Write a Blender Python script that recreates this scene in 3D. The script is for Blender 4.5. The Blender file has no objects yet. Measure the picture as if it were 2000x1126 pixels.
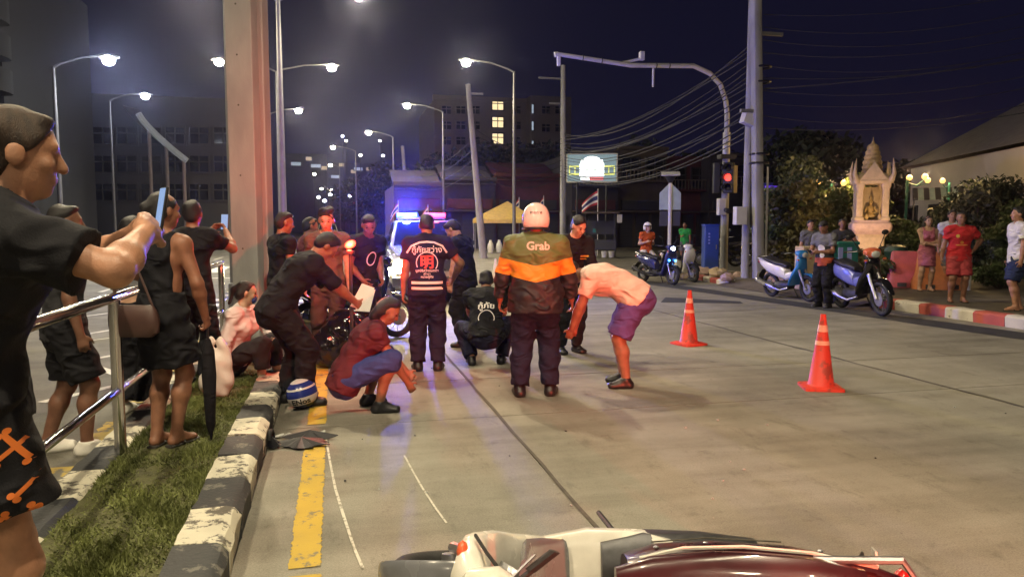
import bpy, bmesh, math, random
import numpy as np
from mathutils import Vector, Matrix, Euler
from mathutils.bvhtree import BVHTree
random.seed(7); np.random.seed(7)
R = math.radians
SC = bpy.context.scene
COL = SC.collection

# ------------------------------------------------------------------ camera, sky, exposure
FPX = 1450.0; CAMH = 1.6
PITCH = math.atan(122 / FPX); YAW = math.atan(349 * math.cos(PITCH) / FPX)
cam_d = bpy.data.cameras.new('camera'); cam = bpy.data.objects.new('camera', cam_d); COL.objects.link(cam)
cam.location = (0, 0, CAMH); cam.rotation_euler = (math.pi / 2 - PITCH, 0, -YAW)
cam_d.sensor_width = 36; cam_d.lens = 36 * FPX / 2000; cam_d.clip_start = 0.05; cam_d.clip_end = 2000
SC.camera = cam
W = bpy.data.worlds.new('World'); SC.world = W; W.use_nodes = True
wn = W.node_tree.nodes; wl = W.node_tree.links
bg = wn['Background']; bg.inputs['Strength'].default_value = 1.0
tc = wn.new('ShaderNodeTexCoord'); sx = wn.new('ShaderNodeSeparateXYZ'); rp = wn.new('ShaderNodeValToRGB')
wl.new(tc.outputs['Generated'], sx.inputs[0]); wl.new(sx.outputs['Z'], rp.inputs[0]); wl.new(rp.outputs[0], bg.inputs['Color'])
rp.color_ramp.elements[0].position = 0.0; rp.color_ramp.elements[0].color = (0.0070, 0.0062, 0.019, 1)   # city glow at the horizon
rp.color_ramp.elements[1].position = 0.55; rp.color_ramp.elements[1].color = (0.0035, 0.0037, 0.011, 1)
SC.view_settings.view_transform = 'Standard'; SC.view_settings.look = 'None'
SC.view_settings.exposure = 0.0; SC.view_settings.gamma = 1.0
SC.cycles.use_denoising = True
try: SC.cycles.denoiser = 'OPENIMAGEDENOISE'
except Exception: pass
SC.cycles.use_adaptive_sampling = True; SC.cycles.adaptive_threshold = 0.03; SC.cycles.max_bounces = 4; SC.cycles.diffuse_bounces = 2; SC.cycles.glossy_bounces = 3
SC.cycles.transmission_bounces = 4; SC.cycles.transparent_max_bounces = 6
SC.cycles.sample_clamp_indirect = 40.0; SC.cycles.caustics_reflective = False; SC.cycles.caustics_refractive = False
LAMP_W = 2050; LAMP_COL = (1.0, 0.83, 0.55)      # street lamps
RED_W = 12500; BLUE_W = 2000                          # emergency beacons

# where a thing stands: the ground point seen at a pixel of the 2000 px photograph, or the point at road distance Y
def ray(px, py):
    x = (px - 1000) / FPX; y = -(py - 563) / FPX
    F = math.cos(PITCH) + y * math.sin(PITCH); U = -math.sin(PITCH) + y * math.cos(PITCH)
    return x * math.cos(YAW) + F * math.sin(YAW), -x * math.sin(YAW) + F * math.cos(YAW), U
def G(px, py, z=0.0):
    X, Y, U = ray(px, py); t = (z - CAMH) / U
    return Vector((X * t, Y * t, z))
def D(px, py, Yd):
    X, Y, U = ray(px, py); t = Yd / Y
    return Vector((X * t, Yd, CAMH + U * t))
def XY(px, Yd, z=0.0):
    v = D(px, 441, Yd); return Vector((v.x, v.y, z))

# ------------------------------------------------------------------ helpers
def V(*a): return Vector(a)
class MB:
    def __init__(s): s.v = []; s.f = []
    def add(s, vs, fs):
        o = len(s.v); s.v += [tuple(v) for v in vs]; s.f += [tuple(i + o for i in f) for f in fs]; return s
    def box(s, c, sz, M=None):
        c = Vector(c); h = Vector(sz) / 2; vs = []
        for x in (-1, 1):
            for y in (-1, 1):
                for z in (-1, 1):
                    p = Vector((x * h.x, y * h.y, z * h.z))
                    if M is not None: p = M @ p
                    vs.append(c + p)
        return s.add(vs, [(0, 1, 3, 2), (4, 6, 7, 5), (0, 4, 5, 1), (2, 3, 7, 6), (0, 2, 6, 4), (1, 5, 7, 3)])
    def tube(s, pts, rs, n=10, caps=True):
        pts = [Vector(p) for p in pts]
        if not hasattr(rs, '__len__'): rs = [rs] * len(pts)
        up = None; vs = []; fs = []
        for i, p in enumerate(pts):
            d = (pts[min(i + 1, len(pts) - 1)] - pts[max(i - 1, 0)]).normalized()
            if up is None:
                up = d.orthogonal().normalized()
            up = (up - d * up.dot(d)).normalized(); w = d.cross(up)
            for k in range(n):
                a = 2 * math.pi * k / n
                vs.append(p + (up * math.cos(a) + w * math.sin(a)) * rs[i])
        for i in range(len(pts) - 1):
            for k in range(n):
                fs.append((i * n + k, i * n + (k + 1) % n, (i + 1) * n + (k + 1) % n, (i + 1) * n + k))
        if caps:
            fs.append(tuple(range(n))[::-1]); fs.append(tuple((len(pts) - 1) * n + k for k in range(n)))
        return s.add(vs, fs)
    def lathe(s, prof, c=(0, 0, 0), n=16, M=None):
        c = Vector(c); vs = []; fs = []
        for r, z in prof:
            for k in range(n):
                a = 2 * math.pi * k / n; p = Vector((r * math.cos(a), r * math.sin(a), z))
                vs.append(c + (M @ p if M is not None else p))
        m = len(prof)
        for i in range(m - 1):
            for k in range(n):
                fs.append((i * n + k, i * n + (k + 1) % n, (i + 1) * n + (k + 1) % n, (i + 1) * n + k))
        if prof[0][0] > 1e-5: fs.append(tuple(range(n))[::-1])
        if prof[-1][0] > 1e-5: fs.append(tuple((m - 1) * n + k for k in range(n)))
        return s.add(vs, fs)
    def ball(s, c, r, nu=12, nv=8, M=None):
        if not hasattr(r, '__len__'): r = (r, r, r)
        vs = []; fs = []; c = Vector(c)
        for j in range(1, nv):
            t = math.pi * j / nv
            for i in range(nu):
                a = 2 * math.pi * i / nu
                p = Vector((r[0] * math.sin(t) * math.cos(a), r[1] * math.sin(t) * math.sin(a), r[2] * math.cos(t)))
                vs.append(c + (M @ p if M is not None else p))
        for j in range(nv - 2):
            for i in range(nu):
                fs.append((j * nu + i, (j + 1) * nu + i, (j + 1) * nu + (i + 1) % nu, j * nu + (i + 1) % nu))
        t0 = Vector((0, 0, r[2])); b0 = -t0
        if M is not None: t0 = M @ t0; b0 = M @ b0
        vs += [c + t0, c + b0]; T = len(vs) - 2
        for i in range(nu):
            fs.append((T, i, (i + 1) % nu)); o = (nv - 2) * nu
            fs.append((T + 1, o + (i + 1) % nu, o + i))
        return s.add(vs, fs)
    def loft(s, rings, n=16, e=2.5, caps=True):
        # ring = (centre, side half-axis vector, up half-axis vector[, exponent])
        vs = []; fs = []; m = len(rings)
        for rg in rings:
            c, u, w = Vector(rg[0]), Vector(rg[1]), Vector(rg[2]); ee = rg[3] if len(rg) > 3 else e
            for k in range(n):
                a = 2 * math.pi * k / n; ca, sa = math.cos(a), math.sin(a)
                vs.append(c + u * (abs(ca) ** (2 / ee) * (1 if ca > 0 else -1)) + w * (abs(sa) ** (2 / ee) * (1 if sa > 0 else -1)))
        for i in range(m - 1):
            for k in range(n):
                fs.append((i * n + k, i * n + (k + 1) % n, (i + 1) * n + (k + 1) % n, (i + 1) * n + k))
        if caps:
            fs.append(tuple(range(n))[::-1]); fs.append(tuple((m - 1) * n + k for k in range(n)))
        return s.add(vs, fs)
    def prism(s, poly, z0, z1, M=None):
        n = len(poly); vs = []
        for z in (z0, z1):
            for x, y in poly:
                p = Vector((x, y, z)); vs.append(M @ p if M is not None else p)
        fs = [tuple(range(n))[::-1], tuple(range(n, 2 * n))]
        for k in range(n): fs.append((k, (k + 1) % n, n + (k + 1) % n, n + k))
        return s.add(vs, fs)
    def torus(s, c, Rr, r, axis='X', nu=28, nv=8, M=None):
        vs = []; fs = []; c = Vector(c)
        for i in range(nu):
            a = 2 * math.pi * i / nu
            for j in range(nv):
                b = 2 * math.pi * j / nv; q = Rr + r * math.cos(b)
                p = Vector((r * math.sin(b), q * math.cos(a), q * math.sin(a)))
                if axis == 'Z': p = Vector((q * math.cos(a), q * math.sin(a), r * math.sin(b)))
                vs.append(c + (M @ p if M is not None else p))
        for i in range(nu):
            for j in range(nv):
                fs.append((i * nv + j, ((i + 1) % nu) * nv + j, ((i + 1) % nu) * nv + (j + 1) % nv, i * nv + (j + 1) % nv))
        return s.add(vs, fs)
    def mesh(s, name, mat, smooth=True, ang=40):
        me = bpy.data.meshes.new(name); me.from_pydata(s.v, [], s.f)
        bm = bmesh.new(); bm.from_mesh(me); bmesh.ops.recalc_face_normals(bm, faces=bm.faces); bm.to_mesh(me); bm.free()
        if mat: me.materials.append(M_[mat] if isinstance(mat, str) else mat)
        if smooth:
            me.shade_smooth(); me.set_sharp_from_angle(angle=R(ang))
        me.update(); return me
    def build(s, name, mat, parent=None, bevel=0, smooth=True, ang=40):
        o = bpy.data.objects.new(name, s.mesh(name, mat, smooth, ang)); COL.objects.link(o); o.parent = parent
        if bevel:
            b = o.modifiers.new('bevel', 'BEVEL'); b.width = bevel; b.segments = 2; b.limit_method = 'ANGLE'; b.angle_limit = R(40)
        return o
def tag(o, label, cat, group=None):
    o['label'] = label; o['category'] = cat
    if group: o['group'] = group
    return o
def thing(name, label, cat, loc=(0, 0, 0), rz=0, group=None, rot=None):
    o = bpy.data.objects.new(name, None); COL.objects.link(o); o.empty_display_size = 0.2
    o.location = loc; o.rotation_euler = rot if rot else (0, 0, rz)
    return tag(o, label, cat, group)
def struct(o, kind='structure'): o['kind'] = kind; return o
def obj(name, me, parent=None, loc=(0, 0, 0), rz=0):
    o = bpy.data.objects.new(name, me); COL.objects.link(o); o.parent = parent; o.location = loc; o.rotation_euler = (0, 0, rz); return o
def copy_tree(o, parent=None):
    c = o.copy(); COL.objects.link(c); c.parent = parent
    for ch in [x for x in bpy.data.objects if x.parent == o]: copy_tree(ch, c)
    return c
def point_light(name, parent, loc, watts, col, rad=0.08, kind='POINT', rot=None, cone=150):
    L = bpy.data.lights.new(name, kind); L.energy = watts; L.color = col
    L.shadow_soft_size = rad
    if kind == 'SPOT': L.spot_size = R(cone); L.spot_blend = 0.6 if cone > 60 else 1.0
    o = bpy.data.objects.new(name, L); COL.objects.link(o); o.parent = parent; o.location = loc
    if rot: o.rotation_euler = rot
    return o

# ------------------------------------------------------------------ materials
M_ = {}
def mat(name, col, rough=0.6, metal=0.0, var=0.15, scale=6.0, bump=0.0, bscale=80.0, emit=None, es=0.0, coat=0.0, spec=0.5, stretch=None, detail=4, rvar=0.1):
    m = bpy.data.materials.new(name); m.use_nodes = True; M_[name] = m
    nt = m.node_tree; b = nt.nodes['Principled BSDF']
    b.inputs['Roughness'].default_value = rough; b.inputs['Metallic'].default_value = metal
    b.inputs['Specular IOR Level'].default_value = spec; b.inputs['Coat Weight'].default_value = coat
    t = nt.nodes.new('ShaderNodeTexCoord'); src = t.outputs['Object']
    if stretch:
        mp = nt.nodes.new('ShaderNodeMapping'); mp.inputs['Scale'].default_value = stretch
        nt.links.new(src, mp.inputs[0]); src = mp.outputs[0]
    n = nt.nodes.new('ShaderNodeTexNoise'); n.inputs['Scale'].default_value = scale; n.inputs['Detail'].default_value = detail
    nt.links.new(src, n.inputs['Vector'])
    r = nt.nodes.new('ShaderNodeValToRGB')
    r.color_ramp.elements[0].position = 0.3; r.color_ramp.elements[1].position = 0.7
    r.color_ramp.elements[0].color = tuple(max(0, c * (1 - var)) for c in col) + (1,)
    r.color_ramp.elements[1].color = tuple(min(1, c * (1 + var)) for c in col) + (1,)
    nt.links.new(n.outputs['Fac'], r.inputs[0]); nt.links.new(r.outputs[0], b.inputs['Base Color'])
    m['ramp'] = r.name
    if rvar:
        mr = nt.nodes.new('ShaderNodeMapRange'); mr.inputs['To Min'].default_value = max(0, rough - rvar); mr.inputs['To Max'].default_value = min(1, rough + rvar)
        nt.links.new(n.outputs['Fac'], mr.inputs[0]); nt.links.new(mr.outputs[0], b.inputs['Roughness'])
    if bump:
        n2 = nt.nodes.new('ShaderNodeTexNoise'); n2.inputs['Scale'].default_value = bscale; n2.inputs['Detail'].default_value = 3
        nt.links.new(src, n2.inputs['Vector'])
        bp = nt.nodes.new('ShaderNodeBump'); bp.inputs['Strength'].default_value = bump; bp.inputs['Distance'].default_value = 0.01
        nt.links.new(n2.outputs['Fac'], bp.inputs['Height']); nt.links.new(bp.outputs[0], b.inputs['Normal'])
    if emit:
        b.inputs['Emission Color'].default_value = tuple(emit) + (1,); b.inputs['Emission Strength'].default_value = es
    return m
def worn(name, paint, under, amount=0.5, scale=14, rough=0.75, bump=0.25):
    # paint flaked off in places: what is under it shows
    m = mat(name, paint, rough, var=0.12, scale=3, bump=bump, bscale=45)
    nt = m.node_tree; b = nt.nodes['Principled BSDF']; r = nt.nodes[m['ramp']]
    t = nt.nodes.new('ShaderNodeTexCoord'); geo = nt.nodes.new('ShaderNodeNewGeometry')
    n = nt.nodes.new('ShaderNodeTexNoise'); n.inputs['Scale'].default_value = scale; n.inputs['Detail'].default_value = 8; n.inputs['Roughness'].default_value = 0.7
    nt.links.new(geo.outputs['Position'], n.inputs['Vector'])
    k = nt.nodes.new('ShaderNodeValToRGB'); k.color_ramp.elements[0].position = amount; k.color_ramp.elements[1].position = amount + 0.05
    nt.links.new(n.outputs['Fac'], k.inputs[0])
    mx = nt.nodes.new('ShaderNodeMix'); mx.data_type = 'RGBA'
    nt.links.new(k.outputs[0], mx.inputs['Factor']); nt.links.new(r.outputs[0], mx.inputs['A']); mx.inputs['B'].default_value = tuple(under) + (1,)
    nt.links.new(mx.outputs['Result'], b.inputs['Base Color'])
    return m
def glow(name, col, s):
    m = bpy.data.materials.new(name); m.use_nodes = True; M_[name] = m
    b = m.node_tree.nodes['Principled BSDF']; b.inputs['Base Color'].default_value = (0.1, 0.1, 0.1, 1); b.inputs['Roughness'].default_value = 0.4
    b.inputs['Emission Color'].default_value = tuple(col) + (1,); b.inputs['Emission Strength'].default_value = s
    return m

def concrete_road(name, base, dark, light, streak=True):
    m = bpy.data.materials.new(name); m.use_nodes = True; M_[name] = m
    nt = m.node_tree; L = nt.links; b = nt.nodes['Principled BSDF']
    geo = nt.nodes.new('ShaderNodeNewGeometry'); P = geo.outputs['Position']
    def noise(sc, det=4, rg=0.55, st=None):
        s = P
        if st:
            mp = nt.nodes.new('ShaderNodeMapping'); mp.inputs['Scale'].default_value = st; L.new(P, mp.inputs[0]); s = mp.outputs[0]
        n = nt.nodes.new('ShaderNodeTexNoise'); n.inputs['Scale'].default_value = sc; n.inputs['Detail'].default_value = det; n.inputs['Roughness'].default_value = rg
        L.new(s, n.inputs['Vector']); return n.outputs['Fac']
    def ramp(f, a, c0, bb, c1):
        r = nt.nodes.new('ShaderNodeValToRGB'); e = r.color_ramp.elements
        e[0].position = a; e[1].position = bb; e[0].color = tuple(c0) + (1,); e[1].color = tuple(c1) + (1,); L.new(f, r.inputs[0]); return r.outputs[0]
    def mix(t, f, A, B):
        x = nt.nodes.new('ShaderNodeMix'); x.data_type = 'RGBA'; x.blend_type = t
        if hasattr(f, 'links'): L.new(f, x.inputs['Factor'])
        else: x.inputs['Factor'].default_value = f
        L.new(A, x.inputs['A']); L.new(B, x.inputs['B']); return x.outputs['Result']
    c = ramp(noise(0.55, 6, 0.6), 0.35, dark, 0.66, light)
    c = mix('MULTIPLY', 0.5, c, ramp(noise(1.0, 5, 0.6, (0.35, 2.2, 1)), 0.38, (0.55, 0.53, 0.50), 0.58, (1, 1, 1)))      # soft darker bands across the lanes
    c = mix('MULTIPLY', 0.45, c, ramp(noise(0.8, 4, 0.6, (3.0, 0.25, 1)), 0.35, (0.75, 0.74, 0.72), 0.6, (1, 1, 1)))
    c = mix('MULTIPLY', 0.75, c, ramp(noise(110, 5, 0.8), 0.32, (0.42, 0.42, 0.42), 0.62, (1, 1, 1)))
    c = mix('MULTIPLY', 0.7, c, ramp(noise(26, 6, 0.8), 0.30, (0.45, 0.44, 0.42), 0.42, (1, 1, 1)))      # pitting and oil drips
    c = mix('MULTIPLY', 0.6, c, ramp(noise(2.2, 7, 0.8, (1.6, 0.5, 1)), 0.34, (0.55, 0.54, 0.53), 0.44, (1, 1, 1)))
    c = mix('MULTIPLY', 0.5, c, ramp(noise(5, 6, 0.75), 0.28, (0.38, 0.36, 0.34), 0.44, (1, 1, 1)))
    L.new(c, b.inputs['Base Color']); b.inputs['Specular IOR Level'].default_value = 0.25
    rr = nt.nodes.new('ShaderNodeMapRange'); rr.inputs['To Min'].default_value = 0.5; rr.inputs['To Max'].default_value = 0.85
    L.new(noise(3, 4), rr.inputs[0]); L.new(rr.outputs[0], b.inputs['Roughness'])
    bp = nt.nodes.new('ShaderNodeBump'); bp.inputs['Strength'].default_value = 0.35; bp.inputs['Distance'].default_value = 0.006
    L.new(noise(90, 3, 0.6, (0.3, 1.6, 1)), bp.inputs['Height']); L.new(bp.outputs[0], b.inputs['Normal'])
    return m
concrete_road('concrete', None, (0.25, 0.237, 0.195), (0.39, 0.37, 0.31))
concrete_road('pavement', None, (0.13, 0.11, 0.085), (0.24, 0.21, 0.165))
concrete_road('asphalt_left', None, (0.12, 0.115, 0.095), (0.22, 0.21, 0.175))
mat('asphalt', (0.032, 0.033, 0.038), 0.8, var=0.35, scale=5, bump=0.4, bscale=120)
mat('ground', (0.06, 0.058, 0.055), 0.9, var=0.2, scale=0.4)
mat('joint', (0.085, 0.075, 0.06), 0.95, var=0.3, scale=20)
worn('yellow_paint', (0.50, 0.34, 0.035), (0.20, 0.17, 0.10), 0.55, 9, bump=0.15)
worn('yellow_faded', (0.42, 0.31, 0.06), (0.15, 0.14, 0.11), 0.5, 5, bump=0.15)
worn('white_line', (0.55, 0.54, 0.48), (0.22, 0.21, 0.18), 0.58, 8, bump=0.1)
worn('chalk', (0.6, 0.58, 0.5), (0.27, 0.25, 0.2), 0.54, 25, bump=0.1)
worn('kerb_white', (0.62, 0.59, 0.47), (0.12, 0.11, 0.09), 0.53, 8, bump=0.5)
worn('kerb_black', (0.040, 0.042, 0.045), (0.15, 0.145, 0.125), 0.56, 7, bump=0.5)
worn('kerb_red', (0.46, 0.10, 0.075), (0.22, 0.17, 0.14), 0.62, 9, bump=0.4)
worn('kerb_offwhite', (0.60, 0.56, 0.48), (0.22, 0.20, 0.17), 0.60, 9, bump=0.4)
mat('soil', (0.085, 0.085, 0.035), 0.95, var=0.4, scale=9, bump=0.6, bscale=60)
mat('grass', (0.13, 0.15, 0.04), 0.7, var=0.5, scale=3.0, rvar=0)
mat('pole_concrete', (0.34, 0.335, 0.33), 0.85, var=0.22, scale=2.5, bump=0.25, bscale=40, stretch=(1, 1, 0.4))
mat('steel_grey', (0.20, 0.20, 0.21), 0.55, metal=0.2, var=0.1, scale=4)
mat('steel_dark', (0.06, 0.06, 0.065), 0.6, var=0.1); mat('galv_white', (0.62, 0.61, 0.58), 0.45, var=0.08, scale=4)
mat('stainless', (0.72, 0.71, 0.70), 0.16, metal=1.0, var=0.06, scale=5, rvar=0.06)
mat('chrome', (0.8, 0.8, 0.8), 0.1, metal=1.0, var=0.03, rvar=0.03)
mat('alu', (0.5, 0.5, 0.52), 0.35, metal=0.9, var=0.1)
mat('black_plastic', (0.014, 0.014, 0.016), 0.45, var=0.2, bump=0.1, bscale=200)
mat('black_gloss', (0.010, 0.010, 0.012), 0.13, var=0.1, coat=0.6, rvar=0.04)
mat('rubber', (0.018, 0.018, 0.018), 0.75, var=0.2, bump=0.2, bscale=90)
mat('seat_black', (0.016, 0.015, 0.016), 0.5, var=0.25, bump=0.25, bscale=250)
mat('maroon_black', (0.032, 0.006, 0.009), 0.3, var=0.5, scale=5, coat=0.3); mat('seat_maroon', (0.11, 0.010, 0.014), 0.4, var=0.2, bump=0.2, bscale=250)
mat('engine', (0.08, 0.08, 0.085), 0.45, metal=0.6, var=0.3, scale=20)
mat('white_gloss', (0.74, 0.72, 0.66), 0.18, var=0.04, coat=0.5, rvar=0.03)
mat('white_scratched', (0.72, 0.69, 0.61), 0.25, var=0.10, scale=9, coat=0.3, rvar=0.1)
mat('grey_gloss', (0.16, 0.165, 0.18), 0.25, var=0.1, coat=0.4)
mat('blue_gloss', (0.035, 0.22, 0.55), 0.2, var=0.06, coat=0.6)
mat('cream_gloss', (0.60, 0.50, 0.32), 0.3, var=0.08, coat=0.3)
mat('violet_gloss', (0.16, 0.18, 0.50), 0.22, var=0.1, coat=0.5)
mat('pinkred', (0.55, 0.07, 0.11), 0.55, var=0.15)
mat('orange_gloss', (0.62, 0.13, 0.05), 0.3, var=0.1, coat=0.3)
mat('navy_gloss', (0.03, 0.035, 0.12), 0.25, var=0.1, coat=0.5)
worn('cone_orange', (0.60, 0.045, 0.025), (0.30, 0.045, 0.03), 0.54, 7, 0.55, 0.05)
mat('reflective', (0.70, 0.36, 0.26), 0.4, var=0.12, scale=12)
mat('glass_dark', (0.012, 0.013, 0.018), 0.06, var=0.1, coat=0.5, rvar=0.02)
mat('glass_clear', (0.5, 0.52, 0.5), 0.1, var=0.1, rvar=0.02)
mat('car_white', (0.30, 0.30, 0.28), 0.22, var=0.03, coat=0.7, rvar=0.03)
mat('car_dark', (0.04, 0.04, 0.045), 0.3, var=0.1, coat=0.5)
mat('paper', (0.75, 0.70, 0.66), 0.8, var=0.04)
mat('bark', (0.06, 0.045, 0.032), 0.9, var=0.4, scale=9, bump=0.6, bscale=25, stretch=(1, 1, 0.25))
mat('leaf', (0.06, 0.085, 0.025), 0.55, var=0.6, scale=1.3, rvar=0)
mat('leaf_dry', (0.12, 0.105, 0.03), 0.55, var=0.6, scale=1.3, rvar=0)
mat('leaf_dark', (0.020, 0.030, 0.016), 0.6, var=0.5, scale=0.7, rvar=0)
mat('stone_cream', (0.50, 0.385, 0.25), 0.75, var=0.15, scale=8, bump=0.4, bscale=40)
mat('stone_pink', (0.48, 0.34, 0.29), 0.75, var=0.15, scale=8, bump=0.4, bscale=40)
mat('gold_stone', (0.48, 0.33, 0.13), 0.55, var=0.25, scale=14, bump=0.5, bscale=40)
mat('wall_dark', (0.055, 0.05, 0.06), 0.85, var=0.2, scale=1.2)
mat('wall_brown', (0.10, 0.075, 0.06), 0.85, var=0.2, scale=1.2)
mat('wall_red', (0.10, 0.028, 0.032), 0.8, var=0.25, scale=1.5)
mat('wall_hotel', (0.17, 0.135, 0.12), 0.85, var=0.08, scale=0.3)
mat('wall_grey', (0.03, 0.03, 0.03), 0.85, var=0.12, scale=0.4)
mat('wall_white', (0.50, 0.46, 0.42), 0.8, var=0.12, scale=0.6)
mat('roof_tile', (0.30, 0.27, 0.24), 0.8, var=0.2, scale=3, bump=0.4, bscale=12)
mat('shutter', (0.045, 0.045, 0.055), 0.6, var=0.2, scale=2, stretch=(0.2, 0.2, 12))
mat('dark_frame', (0.03, 0.03, 0.033), 0.5, var=0.2)
mat('sign_blue', (0.03, 0.05, 0.20), 0.5, var=0.2, emit=(0.10, 0.08, 0.6), es=0.05)
mat('cabinet_blue', (0.03, 0.07, 0.33), 0.45, var=0.15, scale=3)
mat('tent_yellow', (0.55, 0.38, 0.10), 0.8, var=0.12)
mat('barrier_red', (0.55, 0.10, 0.10), 0.5, var=0.15)
mat('barrier_orange', (0.60, 0.20, 0.07), 0.5, var=0.15)
mat('bin_green', (0.012, 0.05, 0.045), 0.5, var=0.2)
mat('teal', (0.02, 0.17, 0.15), 0.45, var=0.12)
mat('lavender', (0.30, 0.34, 0.75), 0.5, var=0.1)
mat('sign_back', (0.42, 0.50, 0.50), 0.4, metal=0.4, var=0.1)
mat('awning', (0.30, 0.42, 0.45), 0.6, var=0.15)
mat('flag_red', (0.42, 0.03, 0.05), 0.8, var=0.1); mat('flag_white', (0.7, 0.66, 0.64), 0.8, var=0.05); mat('flag_blue', (0.02, 0.025, 0.13), 0.8, var=0.1)
mat('cable', (0.05, 0.05, 0.055), 0.7, var=0.2)
mat('debris_black', (0.013, 0.012, 0.016), 0.5, var=0.4, bump=0.3)
mat('bag_brown', (0.075, 0.038, 0.032), 0.42, var=0.12, scale=12, bump=0.15, bscale=220)
mat('bag_plastic', (0.72, 0.68, 0.62), 0.35, var=0.1, bump=0.4, bscale=20)
glow('lamp_glow', (1.0, 0.86, 0.58), 450); glow('lamp_white', (0.88, 0.94, 1.0), 450); glow('far_glow', (1.0, 0.85, 0.6), 22); glow('far_white', (0.9, 0.92, 1.0), 9)
glow('blue_glow', (0.0, 0.03, 1.0), 24); glow('red_glow', (1.0, 0.015, 0.02), 14); glow('red_soft', (1.0, 0.05, 0.03), 3.2); glow('head_glow', (1.0, 0.8, 0.42), 160)
glow('cyan_glow', (0.05, 0.35, 1.0), 14); glow('white_led', (0.75, 0.9, 1.0), 22); glow('window_glow', (1.0, 0.78, 0.42), 1.3); glow('window_cool', (0.7, 0.85, 1.0), 0.5)
glow('globe_glow', (1.0, 0.52, 0.13), 2.4); glow('phone_glow', (0.25, 0.42, 0.75), 0.9); glow('violet_glow', (0.16, 0.04, 1.0), 0.7)
glow('sign_white', (0.92, 1.0, 0.93), 2.6); glow('sign_teal', (0.30, 0.46, 0.50), 0.55); glow('sign_yellow', (1.0, 1.0, 0.22), 1.0); glow('sign_red', (1.0, 0.18, 0.2), 0.9); glow('sign_green', (0.5, 0.7, 0.35), 0.8)
glow('red_hot', (1.0, 0.045, 0.012), 9); glow('window_dim', (1.0, 0.78, 0.45), 0.5); glow('arc_glow', (0.95, 0.98, 0.90), 0.12)
# ------------------------------------------------------------------ soft bodies: smooth union of tapered limbs, meshed with surface nets
def _n(v):
    v = np.asarray(v, float); return v / (np.linalg.norm(v) + 1e-9)
def cone(a, b, ra, rb=None, k=0.02, fa=False, fb=False):
    a = np.asarray(a, float); b = np.asarray(b, float); rb = ra if rb is None else rb
    m = max(ra, rb); ab = b - a; L2 = ab @ ab + 1e-12; L = math.sqrt(L2)
    def fn(X, Y, Z):
        x, y, z = X - a[0], Y - a[1], Z - a[2]
        t0 = (x * ab[0] + y * ab[1] + z * ab[2]) / L2; t = np.clip(t0, 0, 1)
        d = np.sqrt((x - t * ab[0]) ** 2 + (y - t * ab[1]) ** 2 + (z - t * ab[2]) ** 2) - (ra + (rb - ra) * t)
        if fa: d = np.maximum(d, -t0 * L)
        if fb: d = np.maximum(d, (t0 - 1) * L)
        return d
    return np.minimum(a, b) - m, np.maximum(a, b) + m, fn, k
def ell(c, r, Rm=None, k=0.02):
    c = np.asarray(c, float); r = np.asarray(r, float); m = r.max(); mn = r.min()
    Rm = np.eye(3) if Rm is None else np.asarray(Rm, float)     # columns: local axes
    def fn(X, Y, Z):
        x, y, z = X - c[0], Y - c[1], Z - c[2]
        q = [(x * Rm[0, i] + y * Rm[1, i] + z * Rm[2, i]) / r[i] for i in range(3)]
        l = np.sqrt(q[0] ** 2 + q[1] ** 2 + q[2] ** 2)
        l2 = np.sqrt((q[0] / r[0]) ** 2 + (q[1] / r[1]) ** 2 + (q[2] / r[2]) ** 2) + 1e-9
        return l * (l - 1) / l2
    return c - m, c + m, fn, k
def ecap(a, b, w, ra, rb, k=0.03, fa=False, fb=False):
    # elliptical limb: half-width along w, half-depth across
    a = np.asarray(a, float); b = np.asarray(b, float); w = _n(w); ab = b - a; L = np.linalg.norm(ab) + 1e-9; d_ = ab / L
    w = _n(w - d_ * (w @ d_)); v_ = np.cross(d_, w); m = max(ra + rb)
    def fn(X, Y, Z):
        x, y, z = X - a[0], Y - a[1], Z - a[2]
        s = x * d_[0] + y * d_[1] + z * d_[2]; u = x * w[0] + y * w[1] + z * w[2]; v = x * v_[0] + y * v_[1] + z * v_[2]
        t = np.clip(s / L, 0, 1); rx = ra[0] + (rb[0] - ra[0]) * t; ry = ra[1] + (rb[1] - ra[1]) * t
        e = s - t * L
        q = np.sqrt((u / rx) ** 2 + (v / ry) ** 2 + (e / ry) ** 2)
        d = (q - 1) * np.minimum(rx, ry)
        if fa: d = np.maximum(d, -s)
        if fb: d = np.maximum(d, s - L)
        return d
    return np.minimum(a, b) - m, np.maximum(a, b) + m, fn, k
def half(p, n):
    p = np.asarray(p, float); n = _n(n)
    return lambda X, Y, Z: (X - p[0]) * n[0] + (Y - p[1]) * n[1] + (Z - p[2]) * n[2]
def minus(prim):
    return lambda X, Y, Z: -prim[2](X, Y, Z)
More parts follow.
